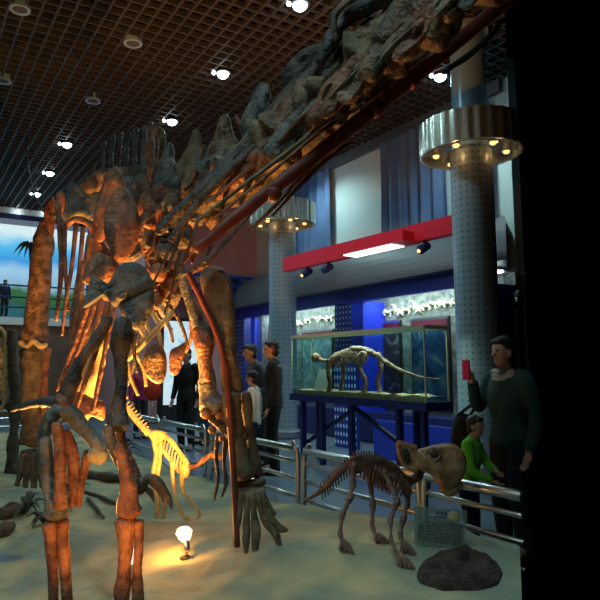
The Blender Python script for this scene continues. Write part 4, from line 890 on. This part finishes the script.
# dark soil mound
c = PS(459, 573); mb = MB(); n = 40; vv = []; ff = []
for j in range(15):
    for i in range(n):
        a = 2 * math.pi * i / n; k = j / 14; rr = (.235 * (1 + .12 * noise.noise(V((math.cos(a) * 2, math.sin(a) * 2, 4))))) * k
        p = c + RT * rr * math.cos(a) * 1.0 + FW * rr * math.sin(a) * .92
        hgt = .028 * (1 - k ** 2.5) + (.024 * noise.noise(V((p.x * 13, p.y * 13, 2))) + .02 * noise.noise(V((p.x * 34, p.y * 34, 5)))) * (1 - k ** 6) + .03 * math.exp(-((k - .7) / .2) ** 2)
        p.z = sandz(p.x, p.y) + (hgt if j < 14 else -.03); vv.append(p)
for j in range(14):
    for i in range(n): ff.append((j * n + i, (j + 1) * n + i, (j + 1) * n + (i + 1) % n, j * n + (i + 1) % n))
mb.add(vv, ff); tag(mb.build('soil_mound', 'dirt', origin=c), 'dark brown soil mound on the sand in front of the sign', 'mound')
# floor spotlights
def uplight(px, py, tgt, power, label, ang=95, face=None, sz=1.0, side=0):
    p = PS(px, py); T = thing('floor_spotlight', p, label, 'spotlight', 'spotlights on the sand')
    ax = (face if face is not None else (tgt - p)).normalized(); head = p + V((0, 0, .10 * sz)); tip = head + ax * .10 * sz
    MB().blob(p, (.05 * sz, .05 * sz, .015), rough=0).build('base', 'black', T)
    MB().tube([p, head], .012, sub=2).build('stem', 'steel', T)
    MB().tube([head - ax * .05 * sz, head, head + ax * .03 * sz], [.022 * sz, .026 * sz, .026 * sz], sub=2).build('lamp_holder', 'steel', T)
    MB().tube([head + ax * .02 * sz, head + ax * .06 * sz, tip], [.026 * sz, .052 * sz, .066 * sz], sub=3).build('bulb', 'halogen', T)
    add_light('spotlight_beam', 'SPOT', tip + ax * .06, power * K_UP, WARM, target=tgt, size=.06, spot=math.radians(ang), blend=.5, parent=T)
    if side: add_light('bulb_glow', 'POINT', head + V((0, 0, .10)) - RT * .09, side * K_UP, WARM, size=.05, parent=T)
chest = P(130, 300, 3.9)
uplight(186, 558, P(160, 385, 5.0), 95, 'white halogen spotlight on the sand between the skeleton legs', 104, sz=.85, side=2.6)
uplight(120, 770, P(95, 430, 3.1), 12, 'halogen spotlight in front of the slim legs, below the view', 80)
uplight(129, 582, P(124, 310, 4.3), 100, 'added halogen spotlight hidden behind the right slim leg', 76, sz=.8)  # added unseen lamp that warms the chest from below
uplight(60, 524, P(98, 310, 4.2), 210, 'halogen spotlight hidden behind the slim foreground legs', 84)
uplight(250, 496, P(222, 190, 4.0), 80, 'halogen spotlight on the sand behind the pillar leg with splayed toes', 48)
uplight(-14, 500, P(38, 300, 6.4), 70, 'halogen spotlight on the sand near the left edge', 80)
for px, py, pw in ((112, 560, 14), (160, 540, 10)):
    pass
# twigs, plants, logs
def log(p, q, r, label, name='driftwood_log'):
    a, b = PS(*p), PS(*q); a.z += r; b.z += r; m_ = a.lerp(b, .5); m_.z = sandz(m_.x, m_.y) + r
    tag(MB().tube([a, m_, b], [r, r * 1.1, r * .6], rough=.5, seg=12).build(name, 'wood', origin=m_), label, 'log', 'logs on the sand')
log((2, 520), (22, 512), .05, 'short dark log on the sand at the left edge')
log((84, 494), (128, 512), .022, 'thin straight branch on the sand behind the slim legs')
log((88, 500), (104, 520), .018, 'thin bent branch lying beside the hidden spotlight')
log((0, 538), (12, 531), .05, 'dark log stub at the left edge, nearest the camera')
log((80, 478), (130, 484), .05, 'dark branch lying behind the slim legs, farthest back')
def plant(px, py, h, n, label, seed):
    p = PS(px, py); T = thing('dark_plant', p, label, 'plant', 'dry plants on the sand'); r_ = random.Random(seed)
    for k in range(n):
        a = r_.uniform(0, 6.28); e = p + V((math.cos(a), math.sin(a), 0)) * h * r_.uniform(.5, 1.0); e.z = sandz(e.x, e.y) + h * r_.uniform(.05, .7)
        mb = MB(); mb.tube([p, p.lerp(e, .5) + V((0, 0, h * .35)), e], [.012, .03, .006], seg=6, flat=.35, rough=.2); mb.build('leaf', 'leaf', T)
plant(25, 514, .24, 14, 'dark dry leafy plant on the sand by the foot at the left', 1)
plant(44, 524, .18, 12, 'dark dry leafy plant left of the slim foreground legs', 2)
plant(120, 460, .4, 16, 'dark drooping plant standing in for grey ribs behind the yellow lit skeleton tail', 3)  # made-up plant in place of a pile of dark ribs
plant(70, 497, .22, 10, 'low dry plant behind the slim foreground legs', 4)
# knobbly post at the far left: a thin leg bone shaped as a made-up trunk
a = PS(12, 472); d_ = (a - O).dot(FW)
T = thing('bone_post', a, 'dark knobbly leg bone shaped as a trunk, standing at the left edge', 'trunk')
mb = MB(); mb.tube([P(14, 474, d_), P(13, 440, d_), P(15, 400, d_), P(13, 365, d_), P(12, 332, d_)], [.10, .065, .075, .06, .055], rough=.5, freq=6); mb.build('stem', 'wood', T)
mb = MB()
for e in ((2, 478), (22, 479), (12, 482)): px_tube(mb, [(13, 466), e], d_ - .05, [4, 2], sub=3)
mb.build('roots', 'wood', T)
mb = MB(); px_tube(mb, [(13, 345), (4, 338), (-4, 330)], d_, [5, 4, 3]); mb.build('branch', 'wood', T)
mb = MB(); px_tube(mb, [(13, 410), (4, 404), (-4, 398)], d_, [4, 3, 2]); mb.build('branch', 'wood', T)
c = PS(-6, 474); dd = (c - O).dot(FW)
T = thing('golden_skeleton', c, 'golden lit ribs of a skeleton cut off by the left edge', 'skeleton')
for k in range(6): 
    mb = MB(); px_tube(mb, [(-12 + k, 322 + k * 11), (2 + k % 2, 330 + k * 11), (5, 342 + k * 11), (1, 356 + k * 11)], dd, [2, 2, 2, 1.4]); mb.build('rib', 'pale_bone', T)
mb = MB(); px_tube(mb, [(-10, 315), (-8, 380), (-7, 474)], dd, [5, 4, 5]); mb.build('leg', 'pale_bone', T)
# hanging cable
p0 = PZ(27, 135, CEIL); dc = (p0 - O).dot(FW); 
tag(MB().tube([p0, P(28, 165, dc * .9), P(33, 190, dc * .8), P(40, 206, dc * .72), P(48, 215, dc * .66), P(57, 214, 4.98)], .014, seg=8).build('hanging_cable', 'black'), 'thin dark cable hanging from the ceiling to the skeleton hip', 'cable')

# ------------------------------------------------------------------ visitors
def person(label, pos, face, H, top, bottom, pose=None, lean=0, hairlen=0, shoes='c_black', turn=0, grp='visitors'):
    pos = V(pos); k = H / 1.72; f = V(face); f.z = 0; f.normalize(); rt_ = f.cross(UP)
    J = dict(pel=(0, 0, .93), waist=(0, .0, 1.06), chest=(0, .01, 1.25), neck=(0, .0, 1.43), neck2=(0, .015, 1.50), head=(0, .035, 1.60))
    for s_, n in ((-1, 'L'), (1, 'R')):
        J.update({'hip' + n: (s_ * .09, 0, .90), 'kne' + n: (s_ * .10, .03, .49), 'ank' + n: (s_ * .10, -.01, .09), 'toe' + n: (s_ * .12, .15, .035), 'sho' + n: (s_ * .185, 0, 1.39), 'elb' + n: (s_ * .24, -.03, 1.10), 'wri' + n: (s_ * .25, .06, .85)})
    J.update(pose or {})
    up_ = {a for a in J if a[:3] in ('wai', 'che', 'nec', 'hea', 'sho', 'elb', 'wri')}
    def W(n, off=(0, 0, 0)):
        v = V(J[n]) + V(off)
        if n in up_ and lean:
            dz, dy = v.z - .95, v.y; c_, s_ = math.cos(lean), math.sin(lean); v = V((v.x, dy * c_ + dz * s_, .95 + dz * c_ - dy * s_))
        return pos + (rt_ * v.x + f * v.y + UP * v.z) * k
    T = thing('person', pos, label, 'person', grp)
    def fin(mb, name, m, vox, par=T):
        o = mb.build(name, m, par); md = o.modifiers.new('join', 'REMESH'); md.mode = 'VOXEL'; md.voxel_size = vox * k; md.use_smooth_shade = True; return o
    b = MB(); kk = lambda *r: [x * k for x in r]
    b.tube([W('pel', (0, 0, -.08)), W('pel'), W('waist'), W('chest'), W('chest', (0, -.01, .12)), W('neck')], kk(.085, .10, .09, .11, .095, .055), flat=1.5, fdir=rt_, seg=16)
    b.tube([W('neck', (0, 0, -.03)), W('neck2'), W('head', (0, -.02, -.02))], kk(.06, .052, .055), seg=12)
    ht = f * math.cos(turn) + rt_ * math.sin(turn); hr = ht.cross(UP); hc = W('head')
    b.blob(hc + UP * .025 * k, kk(.076, .094, .10), (hr, ht, UP), rough=0); b.blob(hc + ht * .02 * k - UP * .055 * k, kk(.055, .062, .06), (hr, ht, UP), rough=0)
    b.tube([hc + ht * .088 * k + UP * .022 * k, hc + ht * .106 * k - UP * .02 * k], kk(.010, .017), sub=2)
    for s_ in (-1, 1): b.blob(hc + hr * s_ * .077 * k, kk(.013, .022, .032), (hr, ht, UP), rough=0)
    for n in 'LR':
        b.tube([W('hip' + n), W('kne' + n), W('ank' + n)], kk(.085, .058, .042), seg=12); b.tube([W('ank' + n), W('toe' + n)], kk(.045, .035), sub=3)
        b.tube([W('sho' + n), W('elb' + n), W('wri' + n)], kk(.052, .040, .029), seg=12)
        wv = W('wri' + n); dr_ = (wv - W('elb' + n)).normalized(); sd_ = dr_.cross(f if abs(dr_.dot(f)) < .8 else UP).normalized(); nn = sd_.cross(dr_)
        b.tube([wv, wv + dr_ * .05 * k, wv + dr_ * .085 * k], kk(.026, .036, .034), flat=.55, fdir=nn, seg=12)
        for q, (o_, l_) in enumerate(((-.027, .062), (-.009, .075), (.009, .07), (.026, .055))):
            a0 = wv + dr_ * .075 * k + sd_ * o_ * k; b.tube([a0, a0 + (dr_ * l_ * .55 + nn * .006) * k, a0 + (dr_ * l_ + nn * .028) * k], kk(.0105, .0095, .0085), seg=8)
        a0 = wv + dr_ * .025 * k - sd_ * .025 * k; b.tube([a0, a0 + (dr_ * .025 - sd_ * .022 + nn * .012) * k, a0 + (dr_ * .055 - sd_ * .02 + nn * .03) * k], kk(.012, .011, .009), seg=8)
    body = fin(b, 'body', 'skin', .009)
    for s_ in (-1, 1): MB().blob(hc + ht * .086 * k + hr * s_ * .031 * k + UP * .022 * k, kk(.012, .010, .008), (hr, ht, UP), rough=0, nu=10, nv=6).build('eye', 'hair', body)
    MB().tube([hc + ht * .079 * k - UP * .052 * k + hr * x * k for x in (-.022, 0, .022)], kk(.004, .006, .004), seg=6).build('mouth', mat('lip', (.35, .12, .10), .5), body)
    h = MB(); h.blob(hc - ht * .020 * k + UP * .052 * k, kk(.086, .096, .094), (hr, ht, UP), rough=.08, freq=18)
    h.blob(hc - ht * .045 * k + UP * (-.01 - hairlen * .4) * k, kk(.078, .066, .085 + hairlen * .5), (hr, ht, UP), rough=.08, freq=18); h.blob(hc + ht * .055 * k + UP * .095 * k, kk(.062, .04, .028), (hr, ht, UP), rough=.1)
    fin(h, 'hair', 'hair', .010)
    c_ = MB(); c_.tube([W('pel', (0, 0, -.06)), W('pel'), W('waist'), W('chest'), W('chest', (0, -.01, .12)), W('neck', (0, -.01, -.005))], kk(.115, .12, .11, .128, .112, .062), flat=1.48, fdir=rt_, seg=18)
    c_.tube([W('neck', (0, -.01, -.03)), W('neck', (0, 0, .03))], kk(.075, .066), sub=2, seg=14)
    for n in 'LR':
        wv, ev = W('wri' + n), W('elb' + n); c_.tube([W('sho' + n, (-.04 if n == 'R' else .04, 0, 0)), W('sho' + n), ev, wv.lerp(ev, .08)], kk(.07, .068, .055, .044), seg=14)
    fin(c_, 'jacket', top, .012)
    t_ = MB(); t_.tube([W('pel', (0, 0, .06)), W('pel', (0, 0, -.08))], kk(.108, .112), flat=1.4, fdir=rt_, sub=4, seg=16)
    for n in 'LR': t_.tube([W('hip' + n), W('kne' + n), W('ank' + n, (0, 0, -.01))], kk(.100, .074, .062), seg=14)
    fin(t_, 'trousers', bottom, .012)
    for n in 'LR':
        sh = MB(); a0 = W('ank' + n, (0, -.04, -.045)); sh.tube([a0, W('ank' + n, (0, .06, -.045)), W('toe' + n, (0, .02, 0))], kk(.044, .046, .034), seg=12); sh.tube([W('ank' + n, (0, -.01, 0)), W('ank' + n, (0, .0, -.05))], kk(.05, .05), sub=2); fin(sh, 'shoe', shoes, .010)
    return T, W, k
def at(px, d, z=-.02): p = P(px, 367, d); p.z = z; return p
LEFT = -RT; BACK = FW
person('man in a black suit seen side on by the far column, arms down', at(274, 8.5), LEFT * .9 + BACK * .1, 1.77, 'c_black', 'c_black')
person('man in a grey jacket bending forward behind the child in white', at(262, 9.1), LEFT * .9 - BACK * .3, 1.76, 'c_grey', 'c_dk', lean=.22, pose=dict(wriL=(-.15, .30, 1.0), wriR=(.15, .30, 1.0)))
person('child in a white hooded jacket standing in front of the two men', at(254, 8.15), LEFT * .9 + BACK * .25, 1.36, 'c_white', 'c_navy')
person('person in a black coat half hidden behind the right clawed arm', at(187, 10.9), LEFT * .4 - BACK * .8, 1.74, 'c_black', 'c_black')
person('person in blue jeans and dark top beside the black coat', at(206, 11.6), LEFT * .7 - BACK * .5, 1.66, 'c_dk', 'c_jean')
T5, W5, k5 = person('person in a magenta jacket behind the yellow belly ribs', at(141, 12.6), LEFT * -.6 - BACK * .7, 1.50, 'c_mag', 'c_dk')
cb = at(153, 12.15, .78); mb = MB(); mb.blob(cb + UP * .16, (.17, .12, .20), (RT, FW, UP), rough=.12); bg_ = mb.build('shoulder_bag', 'c_red'); tag(bg_, 'red bag carried by the person in the magenta jacket', 'bag')
mb = MB(); mb.tube([cb + UP * .32 - RT * .1, W5('shoR') + UP * .03, cb + UP * .32 + RT * .08], .014, sub=6); mb.build('strap', 'c_red', bg_)
person('small boy in a bright green jacket leaning on the guard rail', at(464, 4.66), -BACK * .35 + RT * .55, 1.06, 'c_green', 'c_navy', lean=.12, pose=dict(elbL=(-.27, .14, 1.16), wriL=(-.12, .27, 1.12), elbR=(.28, .10, 1.14), wriR=(.20, .30, 1.06)), turn=.2)
pw = at(507, 4.85); fw_ = -RT * .93 - BACK * .36
T7, W7, k7 = person('woman in dark clothes taking a photo with a pink phone at the right', pw, fw_, 1.64, 'c_teal', 'c_black', pose=dict(elbR=(.24, .10, 1.16), wriR=(.10, .27, 1.38), elbL=(-.25, -.03, 1.10), wriL=(-.24, .05, .84)), hairlen=.06)
fwn = fw_.normalized(); rr_ = fwn.cross(UP); hp = W7('wriR'); dv = (hp - W7('elbR')).normalized()
ph = hp + dv * .115 + fwn * .035
t = thing('phone', ph, 'bright pink phone held up by the woman at the right', 'phone')
MB().add([ph + rr_ * a * .038 + UP * c * .075 + fwn * b_ * .006 for a in (-1, 1) for b_ in (-1, 1) for c in (-1, 1)], [(0, 1, 3, 2), (4, 6, 7, 5), (0, 4, 5, 1), (2, 3, 7, 6), (0, 2, 6, 4), (1, 5, 7, 3)]).build('case', 'c_pink', t, smooth=False)
MB().add([ph - fwn * .0065 + rr_ * a * .033 + UP * c * .068 for a, c in ((-1, -1), (1, -1), (1, 1), (-1, 1))], [(0, 1, 2, 3)]).build('screen', 'lamp_off', t, smooth=False)
MB().blob(ph + fwn * .007 + UP * .055 - rr_ * .02, .007, rough=0).build('camera_lens', 'black', t)
sc = MB(); 
for i in range(3): sc.tube([W7('neck', (.10 * math.cos(a), .085 * math.sin(a) + .01, .02 - .03 * i)) for a in [j * .5236 for j in range(13)]], .026 - .002 * i, seg=8, sub=3, cap=False)
sc.build('scarf', mat('striped_scarf', (.10, .10, .10), .9, col2=(.55, .55, .52), scale=16, thr=(.48, .52)), T7)
cb = W7('elbR', (.06, .10, -.22)); mb = MB(); mb.blob(cb, (.12, .09, .17), (RT, FW, UP), rough=.25, freq=6); bg_ = mb.build('handbag', 'c_black'); tag(bg_, 'black handbag hanging from the arm of the woman with the phone', 'bag')
mb = MB(); mb.tube([cb + UP * .14 - RT * .05, W7('elbR') + UP * .045, cb + UP * .14 + RT * .05], .012, sub=6); mb.build('handle', 'c_black', bg_)
pg = PY(4, 310, YM - 1.0); pg.z = zg
person('child in a navy jacket on the gallery by the mural', pg, V((.3, -1, 0)), 1.15, 'c_navy', 'c_black')
